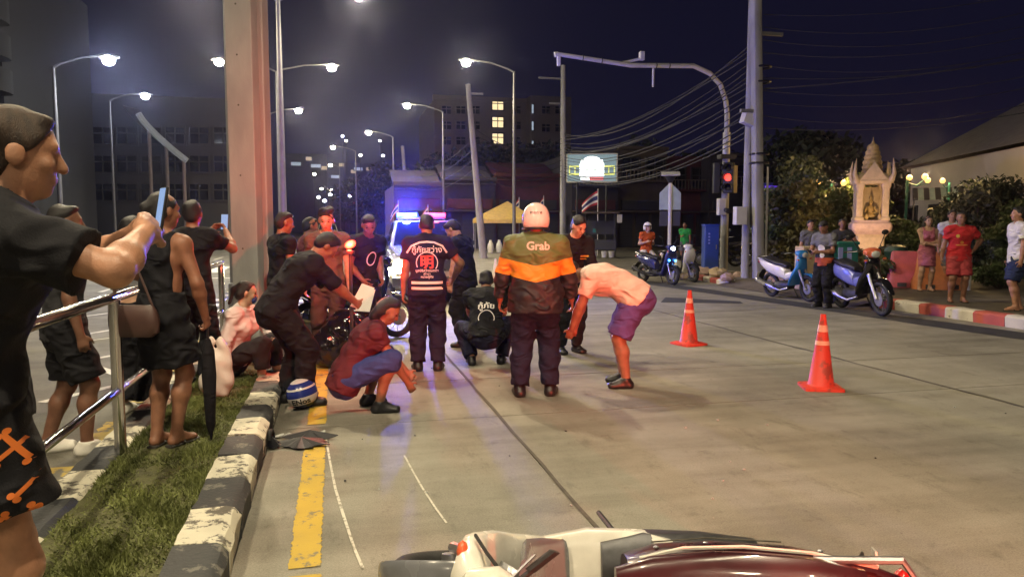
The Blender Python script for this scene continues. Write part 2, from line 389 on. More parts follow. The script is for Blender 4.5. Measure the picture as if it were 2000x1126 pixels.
def surf(prims, h, cuts=(), fold=0.0, seed=0, after=(), cuts2=()):
    al = list(prims) + list(after); lo = np.min([p[0] for p in al], 0) - 4 * h; hi = np.max([p[1] for p in al], 0) + 4 * h
    n = np.ceil((hi - lo) / h).astype(int) + 1
    ax = [lo[i] + h * np.arange(n[i]) for i in range(3)]
    F = np.full(n, 1.0, np.float32)
    def sub(p):
        pad = 3 * h + p[3]; i0 = []; i1 = []
        for i in range(3):
            i0.append(max(0, int((p[0][i] - pad - lo[i]) / h))); i1.append(min(n[i], int((p[1][i] + pad - lo[i]) / h) + 2))
        sl = tuple(slice(i0[i], i1[i]) for i in range(3))
        return sl, (ax[0][sl[0]][:, None, None], ax[1][sl[1]][None, :, None], ax[2][sl[2]][None, None, :])
    X, Y, Z = ax[0][:, None, None], ax[1][None, :, None], ax[2][None, None, :]
    def join(ps):
        for p in ps:
            sl, g = sub(p); d = p[2](*g).astype(np.float32); f = F[sl]; k = p[3]
            hh = np.maximum(k - np.abs(f - d), 0) / k; F[sl] = np.minimum(f, d) - hh * hh * k * 0.25
    join(prims)
    for c in cuts: F = np.maximum(F, c(X, Y, Z).astype(np.float32))
    join(after)
    if fold:
        s = seed * 1.7
        w = np.sin(19 * X + 31 * Z + s + 2.2 * np.sin(13 * Y + s)) * np.sin(23 * Y - 17 * Z + 1.3 * s + 2 * np.sin(11 * X)) + 0.6 * np.sin(47 * Z + 9 * X * np.sin(s) + 5 * Y + 2.5 * np.sin(17 * X + 14 * Y + s))
        w = w + 0.7 * np.sin(29 * Z + 21 * X + 3 * np.sin(8 * Y - s) + s) * np.sin(6 * X - 5 * Y + 2.1 * s)
        F = F + (fold * w).astype(np.float32)
    for c in cuts2: F = np.maximum(F, c(X, Y, Z).astype(np.float32))
    S = F < 0
    cor = [(i, j, k) for i in (0, 1) for j in (0, 1) for k in (0, 1)]
    sh = lambda A, c: A[c[0]:A.shape[0] - 1 + c[0], c[1]:A.shape[1] - 1 + c[1], c[2]:A.shape[2] - 1 + c[2]]
    cnt = sum(sh(S, c).astype(np.int8) for c in cor)
    I = np.argwhere((cnt > 0) & (cnt < 8))
    idg = np.full(cnt.shape, -1, np.int64); idg[I[:, 0], I[:, 1], I[:, 2]] = np.arange(len(I))
    acc = np.zeros((len(I), 3)); c_ = np.zeros(len(I))
    for a in cor:
        for b in cor:
            if sum(abs(a[i] - b[i]) for i in range(3)) == 1 and a < b:
                fa = F[I[:, 0] + a[0], I[:, 1] + a[1], I[:, 2] + a[2]]; fb = F[I[:, 0] + b[0], I[:, 1] + b[1], I[:, 2] + b[2]]
                m = (fa < 0) != (fb < 0); t = np.where(m, fa / np.where(m, fa - fb, 1), 0)
                for i in range(3): acc[:, i] += np.where(m, a[i] + t * (b[i] - a[i]), 0)
                c_ += m
    Vt = lo + h * (I + acc / c_[:, None]); Q = []
    for axn in range(3):
        o1, o2 = (axn + 1) % 3, (axn + 2) % 3
        s0 = [slice(None)] * 3; s1 = [slice(None)] * 3; s0[axn] = slice(0, -1); s1[axn] = slice(1, None)
        for s in (s0, s1): s[o1] = slice(1, -1); s[o2] = slice(1, -1)
        A = S[tuple(s0)]; B = S[tuple(s1)]; E = np.argwhere(A != B)
        if not len(E): continue
        fl = A[E[:, 0], E[:, 1], E[:, 2]]; E = E.copy(); E[:, o1] += 1; E[:, o2] += 1
        q = []
        for d1, d2 in ((-1, -1), (0, -1), (0, 0), (-1, 0)):
            K = E.copy(); K[:, o1] += d1; K[:, o2] += d2; q.append(idg[K[:, 0], K[:, 1], K[:, 2]])
        q = np.stack(q, 1); q[~fl] = q[~fl][:, ::-1]; Q.append(q)
    return Vt, np.concatenate(Q)
def smesh(name, VQ, m, parent):
    Vt, Q = VQ; me = bpy.data.meshes.new(name)
    me.vertices.add(len(Vt)); me.vertices.foreach_set('co', Vt.astype(np.float32).ravel())
    me.loops.add(Q.size); me.loops.foreach_set('vertex_index', Q.astype(np.int32).ravel())
    me.polygons.add(len(Q)); me.polygons.foreach_set('loop_start', np.arange(0, Q.size, 4, dtype=np.int32))
    me.update(calc_edges=True); me.validate(); me.shade_smooth()
    me.materials.append(M_[m] if isinstance(m, str) else m)
    o = bpy.data.objects.new(name, me); COL.objects.link(o); o.parent = parent; return o

# flat print on a curved surface: a flat figure is laid on the cloth along a direction
def poly_text(s, size, extra=0.0, bold=0.0):
    cu = bpy.data.curves.new('t', 'FONT'); cu.body = s; cu.size = size; cu.align_x = 'CENTER'; cu.align_y = 'CENTER'; cu.resolution_u = 3; cu.offset = bold
    o = bpy.data.objects.new('t', cu); COL.objects.link(o)
    dg = bpy.context.evaluated_depsgraph_get(); me = bpy.data.meshes.new_from_object(o.evaluated_get(dg))
    vs = [(v.co.x, v.co.y) for v in me.vertices]; fs = [tuple(p.vertices) for p in me.polygons]
    bpy.data.objects.remove(o); bpy.data.curves.remove(cu); bpy.data.meshes.remove(me)
    return vs, fs
def strip(pts, w):
    vs = []; fs = []
    for i, p in enumerate(pts):
        a = Vector(pts[max(i - 1, 0)]); b = Vector(pts[min(i + 1, len(pts) - 1)]); d = (b - a).normalized(); nn = Vector((-d.y, d.x)) * w / 2
        vs += [tuple(Vector(p) + nn), tuple(Vector(p) - nn)]
        if i: fs.append((2 * i - 2, 2 * i - 1, 2 * i + 1, 2 * i))
    return vs, fs
def disc(c, r, n=14):
    return [(c[0] + r * math.cos(2 * math.pi * k / n), c[1] + r * math.sin(2 * math.pi * k / n)) for k in range(n)], [tuple(range(n))]
def decal(name, figs, m, target, o, d, right, up, parent=None, off=0.004, seg=0.02):
    me = target.data; bvh = BVHTree.FromPolygons([v.co for v in me.vertices], [tuple(p.vertices) for p in me.polygons])
    o, d, right, up = Vector(o), Vector(d).normalized(), Vector(right).normalized(), Vector(up).normalized()
    bm = bmesh.new()
    for vs, fs in figs:
        bv = [bm.verts.new((x, y, 0)) for x, y in vs]
        for f in fs:
            try: bm.faces.new([bv[i] for i in f])
            except ValueError: pass
    bmesh.ops.triangulate(bm, faces=bm.faces)
    for _ in range(4):
        es = [e for e in bm.edges if e.calc_length() > seg]
        if not es: break
        bmesh.ops.subdivide_edges(bm, edges=es, cuts=1); bmesh.ops.triangulate(bm, faces=bm.faces)
    bad = []
    for v in bm.verts:
        q = o + right * v.co.x + up * v.co.y; hit = bvh.ray_cast(q, d, 1.5)
        if hit[0] is None: bad.append(v)
        else: v.co = hit[0] - d * off
    bmesh.ops.delete(bm, geom=bad, context='VERTS')
    out = bpy.data.meshes.new(name); bm.to_mesh(out); bm.free(); out.materials.append(M_[m] if isinstance(m, str) else m)
    ob = bpy.data.objects.new(name, out); COL.objects.link(ob); ob.parent = parent if parent else target; return ob

# ------------------------------------------------------------------ people
def wrinkle(m, strength=0.75, scale=7.5, dist=0.045):
    # creases in the cloth: stretched, distorted relief on top of the weave
    nt = m.node_tree; b = nt.nodes['Principled BSDF']; t = nt.nodes.new('ShaderNodeTexCoord')
    mp = nt.nodes.new('ShaderNodeMapping'); mp.inputs['Scale'].default_value = (1.0, 1.0, 1.7); mp.inputs['Rotation'].default_value = (0.4, 0.35, 0.2); nt.links.new(t.outputs['Object'], mp.inputs[0])
    n = nt.nodes.new('ShaderNodeTexNoise'); n.noise_type = 'RIDGED_MULTIFRACTAL'; n.inputs['Scale'].default_value = scale; n.inputs['Detail'].default_value = 2.5; n.inputs['Distortion'].default_value = 0.7
    nt.links.new(mp.outputs[0], n.inputs['Vector'])
    bp = nt.nodes.new('ShaderNodeBump'); bp.inputs['Strength'].default_value = strength; bp.inputs['Distance'].default_value = dist
    nt.links.new(n.outputs['Fac'], bp.inputs['Height'])
    if b.inputs['Normal'].links: nt.links.new(b.inputs['Normal'].links[0].from_socket, bp.inputs['Normal'])
    nt.links.new(bp.outputs[0], b.inputs['Normal'])
def cloth(name, col, rough=0.85, var=0.12):
    m = mat(name, col, rough, var=var, scale=7, bump=0.25, bscale=160, spec=0.25)
    wrinkle(m); return m
for nm, c in {'black': (0.010, 0.010, 0.013), 'navy': (0.012, 0.013, 0.035), 'charcoal': (0.03, 0.03, 0.034), 'white': (0.66, 0.63, 0.62), 'offwhite': (0.55, 0.50, 0.47), 'cream': (0.68, 0.52, 0.44), 'tan': (0.13, 0.085, 0.065),
              'brown': (0.09, 0.045, 0.04), 'maroon': (0.10, 0.022, 0.03), 'purple': (0.10, 0.06, 0.22), 'red': (0.50, 0.025, 0.03), 'redshort': (0.36, 0.05, 0.055), 'pink': (0.48, 0.14, 0.19), 'green': (0.04, 0.36, 0.08), 'orange': (0.55, 0.10, 0.02),
              'grey': (0.13, 0.13, 0.14), 'denim': (0.02, 0.03, 0.08), 'blue': (0.04, 0.06, 0.22)}.items(): cloth('cloth_' + nm, c)
for nm, c in {'a': (0.40, 0.20, 0.12), 'b': (0.26, 0.12, 0.07), 'c': (0.50, 0.29, 0.19), 'd': (0.17, 0.08, 0.05)}.items(): mat('skin_' + nm, c, 0.48, var=0.22, scale=16, bump=0.16, bscale=150, detail=7)
mat('hair', (0.010, 0.008, 0.008), 0.5, var=0.4, bump=0.5, bscale=330, stretch=(1, 1, 0.3)); mat('hair_brown', (0.035, 0.02, 0.012), 0.55, var=0.5, scale=60, bump=0.5, bscale=380, stretch=(1, 1, 0.3)); mat('hair_grey', (0.12, 0.10, 0.09), 0.6, var=0.3, bump=0.4, bscale=90)
mat('eye', (0.02, 0.015, 0.012), 0.2, var=0.1); mat('lip', (0.26, 0.10, 0.08), 0.5, var=0.1); mat('brow', (0.015, 0.012, 0.01), 0.8, var=0.1)
mat('shoe_white', (0.72, 0.70, 0.64), 0.55, var=0.08); mat('shoe_black', (0.012, 0.012, 0.014), 0.45, var=0.15); mat('sole', (0.05, 0.045, 0.04), 0.7, var=0.1)
mat('helmet_white', (0.72, 0.66, 0.62), 0.2, var=0.05, coat=0.6, rvar=0.03); mat('print_white', (0.72, 0.68, 0.66), 0.6, var=0.05); mat('print_pale', (0.66, 0.50, 0.40), 0.6, var=0.05); mat('print_red', (0.60, 0.07, 0.05), 0.6, var=0.08); mat('print_orange', (0.68, 0.17, 0.025), 0.7, var=0.1); mat('print_yellow', (0.62, 0.42, 0.06), 0.6, var=0.1); mat('print_gold', (0.62, 0.22, 0.04), 0.6, var=0.1)

def ik(a, c, l1, l2, pole):
    a = np.asarray(a, float); c = np.asarray(c, float); d = c - a; L = np.linalg.norm(d) + 1e-9; dh = d / L; L = min(L, 0.995 * (l1 + l2)); L = max(L, abs(l1 - l2) + 0.02)
    c = a + dh * L; x = (L * L + l1 * l1 - l2 * l2) / (2 * L); hh = math.sqrt(max(0, l1 * l1 - x * x))
    p = np.asarray(pole, float); p = p - dh * (p @ dh); p = _n(p) if np.linalg.norm(p) > 1e-6 else np.array([1, 0, 0.])
    return a + dh * x + p * hh, c
def rotm(yaw, pitch, roll=0):
    return np.array(Matrix.Rotation(R(yaw), 3, 'Z') @ Matrix.Rotation(R(pitch), 3, 'X') @ Matrix.Rotation(R(roll), 3, 'Y'))

class Person:
    """local frame: x right, y forward, z up, feet on z = 0"""
    def __init__(s, label, loc, rz, H=1.72, pelvis=None, lean=(2, 4), feet=None, hands=None, head=(0, 0), wide=1.0, skin='skin_b', vox=0.013, elbow=None, knee=None, toes=(-8, 8), side=0.0, group=None, fist=(0.5, 0.5), female=False, facing='front', name='person'):
        s.root = thing(name, label, 'person', loc, R(rz), group); s.h = vox; q = H / 1.72; s.q = q; s.skin = skin
        s.P = np.array(pelvis if pelvis is not None else (0, 0, 0.915 * q), float); P = s.P
        a1, a2 = R(lean[0]), R(lean[1]); sd = R(side)
        s.d1 = _n([math.sin(sd), math.sin(a1), math.cos(a1)]); s.d2 = _n([math.sin(sd), math.sin(a2), math.cos(a2)])
        s.X = np.array([1, 0, 0.]); s.W = P + s.d1 * 0.20 * q; s.N = s.W + s.d2 * 0.335 * q
        sw = 0.178 * q * (0.92 if female else 1.0) * (0.5 + 0.5 * wide); S0 = s.N - s.d2 * 0.055 * q
        s.xs = _n(s.X - s.d2 * (s.X @ s.d2)); s.S = [S0 - s.xs * sw, S0 + s.xs * sw]
        hands = hands or [(-0.26 * q, 0.06, 0.76 * q), (0.26 * q, 0.06, 0.76 * q)]
        feet = feet or [(-0.11, 0, 0), (0.11, 0, 0)]
        elbow = elbow or [(-0.5, -1, -0.2), (0.5, -1, -0.2)]; knee = knee or [(-0.1, 1, 0), (0.1, 1, 0)]
        s.hip = [P + np.array([-0.085 * q, 0, -0.01]), P + np.array([0.085 * q, 0, -0.01])]
        s.E = []; s.Hd = []; s.K = []; s.A = []
        for i in (0, 1):
            e, h = ik(s.S[i], hands[i], 0.285 * q, 0.255 * q, elbow[i]); s.E.append(e); s.Hd.append(h)
            f = np.array(feet[i], float) + (0, -0.02, 0.08 * q); k, a = ik(s.hip[i], f, 0.43 * q, 0.42 * q, knee[i]); s.K.append(k); s.A.append(a)
        s.toe = toes; s.feet = feet; s.Hm = rotm(-head[0], head[1]); s.hc = s.N + s.d2 * 0.055 * q + s.Hm @ np.array([0, 0.012, 0.118]) * q
        s.wide = wide; s.female = female; s.fist = fist; s.facing = facing; s.parts = {}
        s.body()
    def hl(s, x, y, z): return s.hc + s.Hm @ (np.array([x, y, z]) * s.q)
    def torso(s, g=0.0, k=0.05):
        q, w = s.q, s.wide; r = lambda a, b: (a * q * w + g, b * q * (0.45 + 0.55 * w) + g); P, Wt, N = s.P, s.W, s.N
        cw = 0.155 if s.female else 0.165
        pr = [ecap(P - s.d1 * 0.05 * q, P + s.d1 * 0.03 * q, s.X, r(0.155, 0.115), r(0.15, 0.108), k), ecap(P + s.d1 * 0.03 * q, Wt, s.X, r(0.145, 0.10), r(0.130, 0.095), k),
              ecap(Wt, Wt + s.d2 * 0.19 * q, s.xs, r(0.130, 0.095), r(cw, 0.112), k), ecap(Wt + s.d2 * 0.19 * q, N - s.d2 * 0.075 * q, s.xs, r(cw, 0.112), r(0.135, 0.085), k),
              cone(s.S[0], s.S[1], 0.055 * q + g, k=k)]
        for i in (0, 1): pr.append(cone(s.S[i], s.N + s.d2 * 0.01, 0.05 * q + g * 0.8, 0.045 * q + g * 0.4, k))
        if s.female: pr += [ell(Wt + s.d2 * 0.15 * q + s.xs * sx * 0.07 + np.cross(s.xs, s.d2) * -0.085, (0.055 + g,) * 3, k=0.04) for sx in (-1, 1)]
        return pr
    def arm(s, i, t0=0, t1=2, g=0.0, k=0.03, flat=False, taper=0.0):
        q = s.q; w = 0.6 + 0.4 * s.wide; out = []; S, E, Hh = s.S[i], s.E[i], s.Hd[i]; e1 = min(t1, 1)
        b = S + (E - S) * e1; rb = (0.050 + (0.040 - 0.050) * e1) * q * w
        out.append(cone(S, b, 0.053 * q * w + g, rb + g + taper, k, fb=flat and t1 <= 1))
        if t1 > 1:
            e2 = t1 - 1; b = E + (Hh - E) * e2; m_ = E + (Hh - E) * min(0.3, e2)
            out.append(cone(E, m_, 0.040 * q * w + g, 0.042 * q * w + g, k, fb=flat and e2 <= 0.3))
            if e2 > 0.3: out.append(cone(m_, b, 0.042 * q * w + g, (0.042 + (0.027 - 0.042) * (e2 - 0.3) / 0.7) * q * w + g + taper, k, fb=flat))
        return out
    def leg(s, i, t1=2, g=0.0, k=0.04, flat=False, taper=0.0):
        q = s.q; w = 0.55 + 0.45 * s.wide; out = []; Hp, K, A = s.hip[i], s.K[i], s.A[i]; e1 = min(t1, 1); b = Hp + (K - Hp) * e1
        out.append(cone(Hp, b, 0.088 * q * w + g, (0.088 + (0.058 - 0.088) * e1) * q * w + g + taper, k, fb=flat and t1 <= 1))
        if t1 > 1:
            e2 = t1 - 1; m_ = K + (A - K) * min(0.32, e2) + np.array([0, -0.012, 0]) * q; b = K + (A - K) * e2
            out.append(cone(K, m_, 0.055 * q * w + g, 0.057 * q * w + g, k, fb=flat and e2 <= 0.32))
            if e2 > 0.32: out.append(cone(m_, b, 0.057 * q * w + g, (0.057 + (0.037 - 0.057) * (e2 - 0.32) / 0.68) * q * w + g + taper, k, fb=flat))
        return out
    def foot(s, i, g=0.0, k=0.02):
        q = s.q; A = s.A[i]; y = R(s.toe[i]); d = np.array([-math.sin(-y), math.cos(y), 0]); fl = s.feet[i][2]; z0 = A[2] - 0.08 * q
        hz = lambda z: np.array([0, 0, z0 + z * q])
        b2 = np.array([A[0], A[1], 0])
        return [cone(A, b2 - d * 0.03 * q + hz(0.035), 0.036 * q + g, 0.033 * q + g, k), ecap(b2 - d * 0.03 * q + hz(0.032), b2 + d * 0.15 * q + hz(0.026), np.cross(d, [0, 0, 1]), (0.034 * q + g, 0.031 * q + g), (0.044 * q + g, 0.024 * q + g), k), cone(A + d * 0.01, b2 + d * 0.10 * q + hz(0.035), 0.034 * q + g, 0.026 * q + g, k)], half((0, 0, z0 + 0.002), (0, 0, -1))
    def hand(s, i):
        q = s.q; h = s.Hd[i]; d = _n(h - s.E[i]); sg = -1 if i == 0 else 1
        n = np.array([-sg, 0, 0.]); n = _n(n - d * (n @ d)); u = np.cross(d, n) * sg      # n: palm normal (inwards), u: towards thumb
        if u @ np.array([0, 1, 0.3]) < 0: u = -u
        c = s.fist[i]; pr = [ecap(h + d * 0.015 * q, h + d * 0.075 * q, u, (0.030 * q, 0.015 * q), (0.040 * q, 0.013 * q), 0.015)]
        for f, (o, l) in enumerate(((0.030, 0.072), (0.010, 0.080), (-0.010, 0.074), (-0.029, 0.060))):
            b0 = h + d * 0.078 * q + u * o * q; a1 = c * 1.2; d1 = _n(d * math.cos(a1) + n * math.sin(a1)); b1 = b0 + d1 * l * 0.5 * q; a2 = c * 2.6; d2 = _n(d * math.cos(a2) + n * math.sin(a2)); b2 = b1 + d2 * l * 0.5 * q
            pr += [cone(b0, b1, 0.0095 * q, 0.0088 * q, 0.004), cone(b1, b2, 0.0088 * q, 0.0075 * q, 0.004)]
        t0 = h + d * 0.025 * q + u * 0.030 * q; t1 = t0 + _n(d * 0.7 + u * 0.8 + n * 0.3) * 0.042 * q
        pr += [cone(t0, t1, 0.013 * q, 0.0105 * q, 0.008), cone(t1, t1 + _n(d + n * (0.3 + c) + u * 0.1) * 0.032 * q, 0.0105 * q, 0.008 * q, 0.004)]
        return pr
    def body(s):
        q = s.q; pr = s.torso(); cuts = []
        for i in (0, 1):
            pr += s.arm(i) + s.leg(i) + s.hand(i); f, c = s.foot(i); pr += f
        pr.append(cone(s.N - s.d2 * 0.03 * q, s.hl(0, -0.025, -0.06), 0.056 * q * (0.9 if s.female else 1), 0.052 * q * (0.88 if s.female else 1), 0.03))
        Hm = s.Hm
        pr += [ell(s.hl(0, -0.012, 0.03), np.array((0.076, 0.096, 0.089)) * q, Hm, 0.02), ell(s.hl(0, 0.028, -0.045), np.array((0.058, 0.062, 0.076)) * q, Hm, 0.035), ell(s.hl(0, 0.062, -0.092), np.array((0.028, 0.024, 0.022)) * q, Hm, 0.02),
               cone(s.hl(0, 0.086, 0.012), s.hl(0, 0.106, -0.026), 0.009 * q, 0.0145 * q, 0.012), cone(s.hl(-0.035, 0.078, 0.03), s.hl(0.035, 0.078, 0.03), 0.010 * q, k=0.02), ell(s.hl(0, 0.084, -0.060), np.array((0.026, 0.012, 0.012)) * q, Hm, 0.012)]
        for sx in (-1, 1):
            pr += [ell(s.hl(0.079 * sx, -0.008, -0.008), np.array((0.011, 0.024, 0.034)) * q, Hm, 0.008), ell(s.hl(0.042 * sx, 0.066, -0.022), np.array((0.022, 0.018, 0.018)) * q, Hm, 0.02)]
        s.b = smesh('body', surf(pr, s.h), s.skin, s.root); s.parts['body'] = s.b
        if s.facing == 'front':
            mm = Matrix(Hm.tolist())
            for sx in (-1, 1): MB().ball(s.hl(0.032 * sx, 0.085, 0.010), (0.013 * q, 0.007 * q, 0.006 * q), 8, 6, mm).build('eye', 'eye', s.root)
            for sx in (-1, 1): MB().ball(s.hl(0.034 * sx, 0.087, 0.032), (0.018 * q, 0.005 * q, 0.0035 * q), 8, 6, mm).build('eyebrow', 'brow', s.root)
            MB().ball(s.hl(0, 0.0945, -0.060), (0.022 * q, 0.006 * q, 0.0075 * q), 8, 6, mm).build('lips', 'lip', s.root)
    # ---- clothing
    def top(s, m, sleeve=0.6, g=0.02, name='shirt', hem=-0.10, neck=0.075, fold=0.0055, taper=0.006, seed=1, flare=0.01, low=0.0, vneck=False):
        q = s.q; pr = s.torso(g); H0 = s.P + s.d1 * hem * q
        pr.append(ecap(H0 - s.d1 * 0.0, s.P + s.d1 * 0.08 * q, s.X, ((0.155 * s.wide) * q + g + flare, 0.115 * (0.45 + 0.55 * s.wide) * q + g + flare), (0.15 * s.wide * q + g, 0.105 * q * (0.45 + 0.55 * s.wide) + g), 0.03))
        sl = []
        if sleeve > 0:
            for i in (0, 1): sl += s.arm(i, 0, sleeve, g * 0.85, 0.03, True, taper)
        cuts = [minus(ell(s.N + s.d2 * (0.045 - low) * q + np.cross(s.xs, s.d2) * -0.02 * q, (neck * q, neck * q, 0.055 * q + low), None))]
        if sleeve == 0:
            for sx, i in ((-1, 0), (1, 1)): cuts.append(half(s.S[i] + s.xs * sx * -0.035 * q, s.xs * sx))
        o = smesh(name, surf(pr, s.h, [half(H0, -s.d1)], fold, seed, sl, cuts), m, s.root); s.parts[name] = o; return o
    def bottom(s, m, length=2.0, g=0.022, name='trousers', waist=0.05, fold=0.0055, taper=0.012, seed=2):
        q = s.q; w = s.wide; dp = 0.45 + 0.55 * w
        pr = [ecap(s.P - s.d1 * 0.06 * q, s.P + s.d1 * (waist + 0.03) * q, s.X, (0.155 * q * w + g * .8, 0.115 * q * dp + g * .8), (0.142 * q * w + g * .8, 0.105 * q * dp + g * .8), 0.04)]
        for i in (0, 1): pr += s.leg(i, length, g, 0.03, True, taper)
        o = smesh(name, surf(pr[:1], s.h, [half(s.P + s.d1 * waist * q, s.d1)], fold, seed, pr[1:]), m, s.root); s.parts[name] = o; return o
    def skirt(s, m, hem=0.5, flare=0.03, name='skirt', g=0.02, waist=0.12, fold=0.004, seed=3):
        q = s.q; dn = np.array([0, 0, -1.0]); a = s.P + s.d1 * waist * q; kc = (s.K[0] + s.K[1]) / 2; b = s.P + (kc - s.P) * hem
        pr = [ecap(a, s.P, s.X, (0.132 * q * s.wide + g, 0.098 * q + g), (0.162 * q * s.wide + g, 0.122 * q + g), 0.03), ecap(s.P, b, s.X, (0.162 * q * s.wide + g, 0.122 * q + g), (0.165 * q * s.wide + g + flare, 0.115 * q + g + flare), 0.03, fb=True)]
        o = smesh(name, surf(pr, s.h, [half(b, b - s.P), half(a, a - s.P)], fold, seed), m, s.root); s.parts[name] = o; return o
    def shoes(s, m='shoe_black', g=0.012, ankle=0.03):
        for i in (0, 1):
            f, c = s.foot(i, g, 0.02); A = s.A[i]
            sh = smesh('shoe', surf(f, min(s.h, 0.011), [half((0, 0, A[2] - 0.08 * s.q - 0.004), (0, 0, -1)), half(A + np.array([0, 0, ankle]), (0, 0.0, 1))]), m, s.root)
            s.parts['shoe%d' % i] = sh
    def sandals(s, m='sole'):
        for i in (0, 1):
            q = s.q; y = R(s.toe[i]); A = s.A[i]; d = np.array([-math.sin(-y), math.cos(y), 0]); b = Vector((A[0], A[1], A[2] - 0.08 * q)); d = Vector(d); u = d.cross(Vector((0, 0, 1)))
            mb = MB().loft([(b - d * 0.07 * q + Vector((0, 0, 0.004)), u * 0.034 * q, Vector((0, 0, 0.011))), (b + d * 0.02 * q + Vector((0, 0, 0.004)), u * 0.036 * q, Vector((0, 0, 0.010))), (b + d * 0.12 * q + Vector((0, 0, 0.004)), u * 0.048 * q, Vector((0, 0, 0.009))), (b + d * 0.19 * q + Vector((0, 0, 0.004)), u * 0.030 * q, Vector((0, 0, 0.008)))], 14)
            mb.tube([b + d * 0.03 * q + u * 0.045 * q + Vector((0, 0, 0.01)), b + d * 0.075 * q + Vector((0, 0, 0.062 * q)), b + d * 0.03 * q - u * 0.045 * q + Vector((0, 0, 0.01))], 0.009, 6)
            mb.build('sandal', m, s.root)
    def hair(s, m='hair', style='short', fold=0.006):
        q = s.q; Hm = s.Hm; pr = [ell(s.hl(0, -0.018, 0.040), np.array((0.083, 0.101, 0.089)) * q, Hm, 0.02), ell(s.hl(0, -0.05, -0.015), np.array((0.078, 0.070, 0.075)) * q, Hm, 0.03)]
        fr = Hm @ np.array([0, 1, -0.72]); cuts = [half(s.hl(0, 0.040, 0.038), fr)]
        if style == 'short': pr.append(ell(s.hl(0, 0.045, 0.098), np.array((0.055, 0.03, 0.016)) * q, Hm, 0.03))
        if style == 'curly': pr += [ell(s.hl(random.uniform(-.07, .07), random.uniform(-.08, .05), random.uniform(.07, .12)), (0.03 * q,) * 3, None, 0.015) for _ in range(16)]
        if style in ('long', 'bob'):
            L = 0.34 if style == 'long' else 0.17; dn = np.array([0, -0.02, -L]) * q
            for sx in (-1, 0, 1):
                a = s.hl(0.05 * sx, -0.05, 0.01); b = s.hl(0.062 * sx, -0.07, -0.10) + dn * 0.0
                pr += [cone(a, b, 0.055 * q, 0.05 * q, 0.03), cone(b, b + np.array([0.015 * sx, 0, -L + 0.10]) * q - s.d2 * 0, 0.05 * q, 0.032 * q, 0.03)]
            cuts = [lambda X, Y, Z: np.minimum(half(s.hl(0, 0.040, 0.038), fr)(X, Y, Z), half(s.hl(0, -0.012, 0), Hm @ np.array([0, 1, 0.0]))(X, Y, Z))]
        if style == 'tied': pr += [ell(s.hl(0, -0.115, 0.02), np.array((0.035, 0.035, 0.04)) * q, Hm, 0.02), cone(s.hl(0, -0.13, 0.01), s.hl(0, -0.15, -0.14), 0.03 * q, 0.015 * q, 0.02)]
        o = smesh('hair', surf(pr, min(s.h, 0.012), cuts, fold, 5), m, s.root); s.parts['hair'] = o; return o
    def helmet(s, m='helmet_white', open_face=True, name='helmet'):
        q = s.q; Hm = s.Hm; pr = [ell(s.hl(0, -0.012, 0.036), np.array((0.122, 0.142, 0.128)) * q, Hm, 0.02), ell(s.hl(0, -0.03, -0.03), np.array((0.119, 0.125, 0.105)) * q, Hm, 0.04)]
        cuts = [lambda X, Y, Z: np.minimum(half(s.hl(0, 0.045, 0), Hm @ np.array([0, 1, 0.]))(X, Y, Z), half(s.hl(0, 0, 0.045), Hm @ np.array([0, 0.1, -1]))(X, Y, Z)), half(s.hl(0, 0, -0.088), Hm @ np.array([0, 0.15, -1])), minus(ell(s.hl(0, 0.0, -0.03), np.array((0.092, 0.112, 0.12)) * q, Hm))]
        o = smesh(name, surf(pr, min(s.h, 0.010), cuts), m, s.root); s.parts[name] = o
        rim = MB()
        pts = []
        for k in range(15):
            a = R(-20 + 220 * k / 14); pts.append(s.hl(0.118 * math.cos(a), -0.02 - 0.125 * math.sin(a), -0.088 - 0.02 * math.sin(a)))
        rim.tube(pts, 0.013 * q, 8).build('rim_padding', 'black_plastic', o)
        vz = MB(); pts = [s.hl(0.123 * math.sin(R(a)), -0.012 + 0.145 * math.cos(R(a)), 0.052) for a in range(-80, 81, 16)]
        vz.tube(pts, 0.010 * q, 6).build('visor_edge', 'black_gloss', o)
        return o
    def hp(s, i, along=0.08):       # where the hand closes
        return Vector(s.Hd[i] + _n(s.Hd[i] - s.E[i]) * along * s.q)
    def world(s, v): return Matrix.LocRotScale(s.root.location, s.root.rotation_euler.to_quaternion(), None) @ Vector(v)
def face_dir(px, toward=0): return -math.degrees(YAW) - math.degrees(math.atan((px - 1000) / FPX)) + toward    # heading straight away from the camera for a thing at px

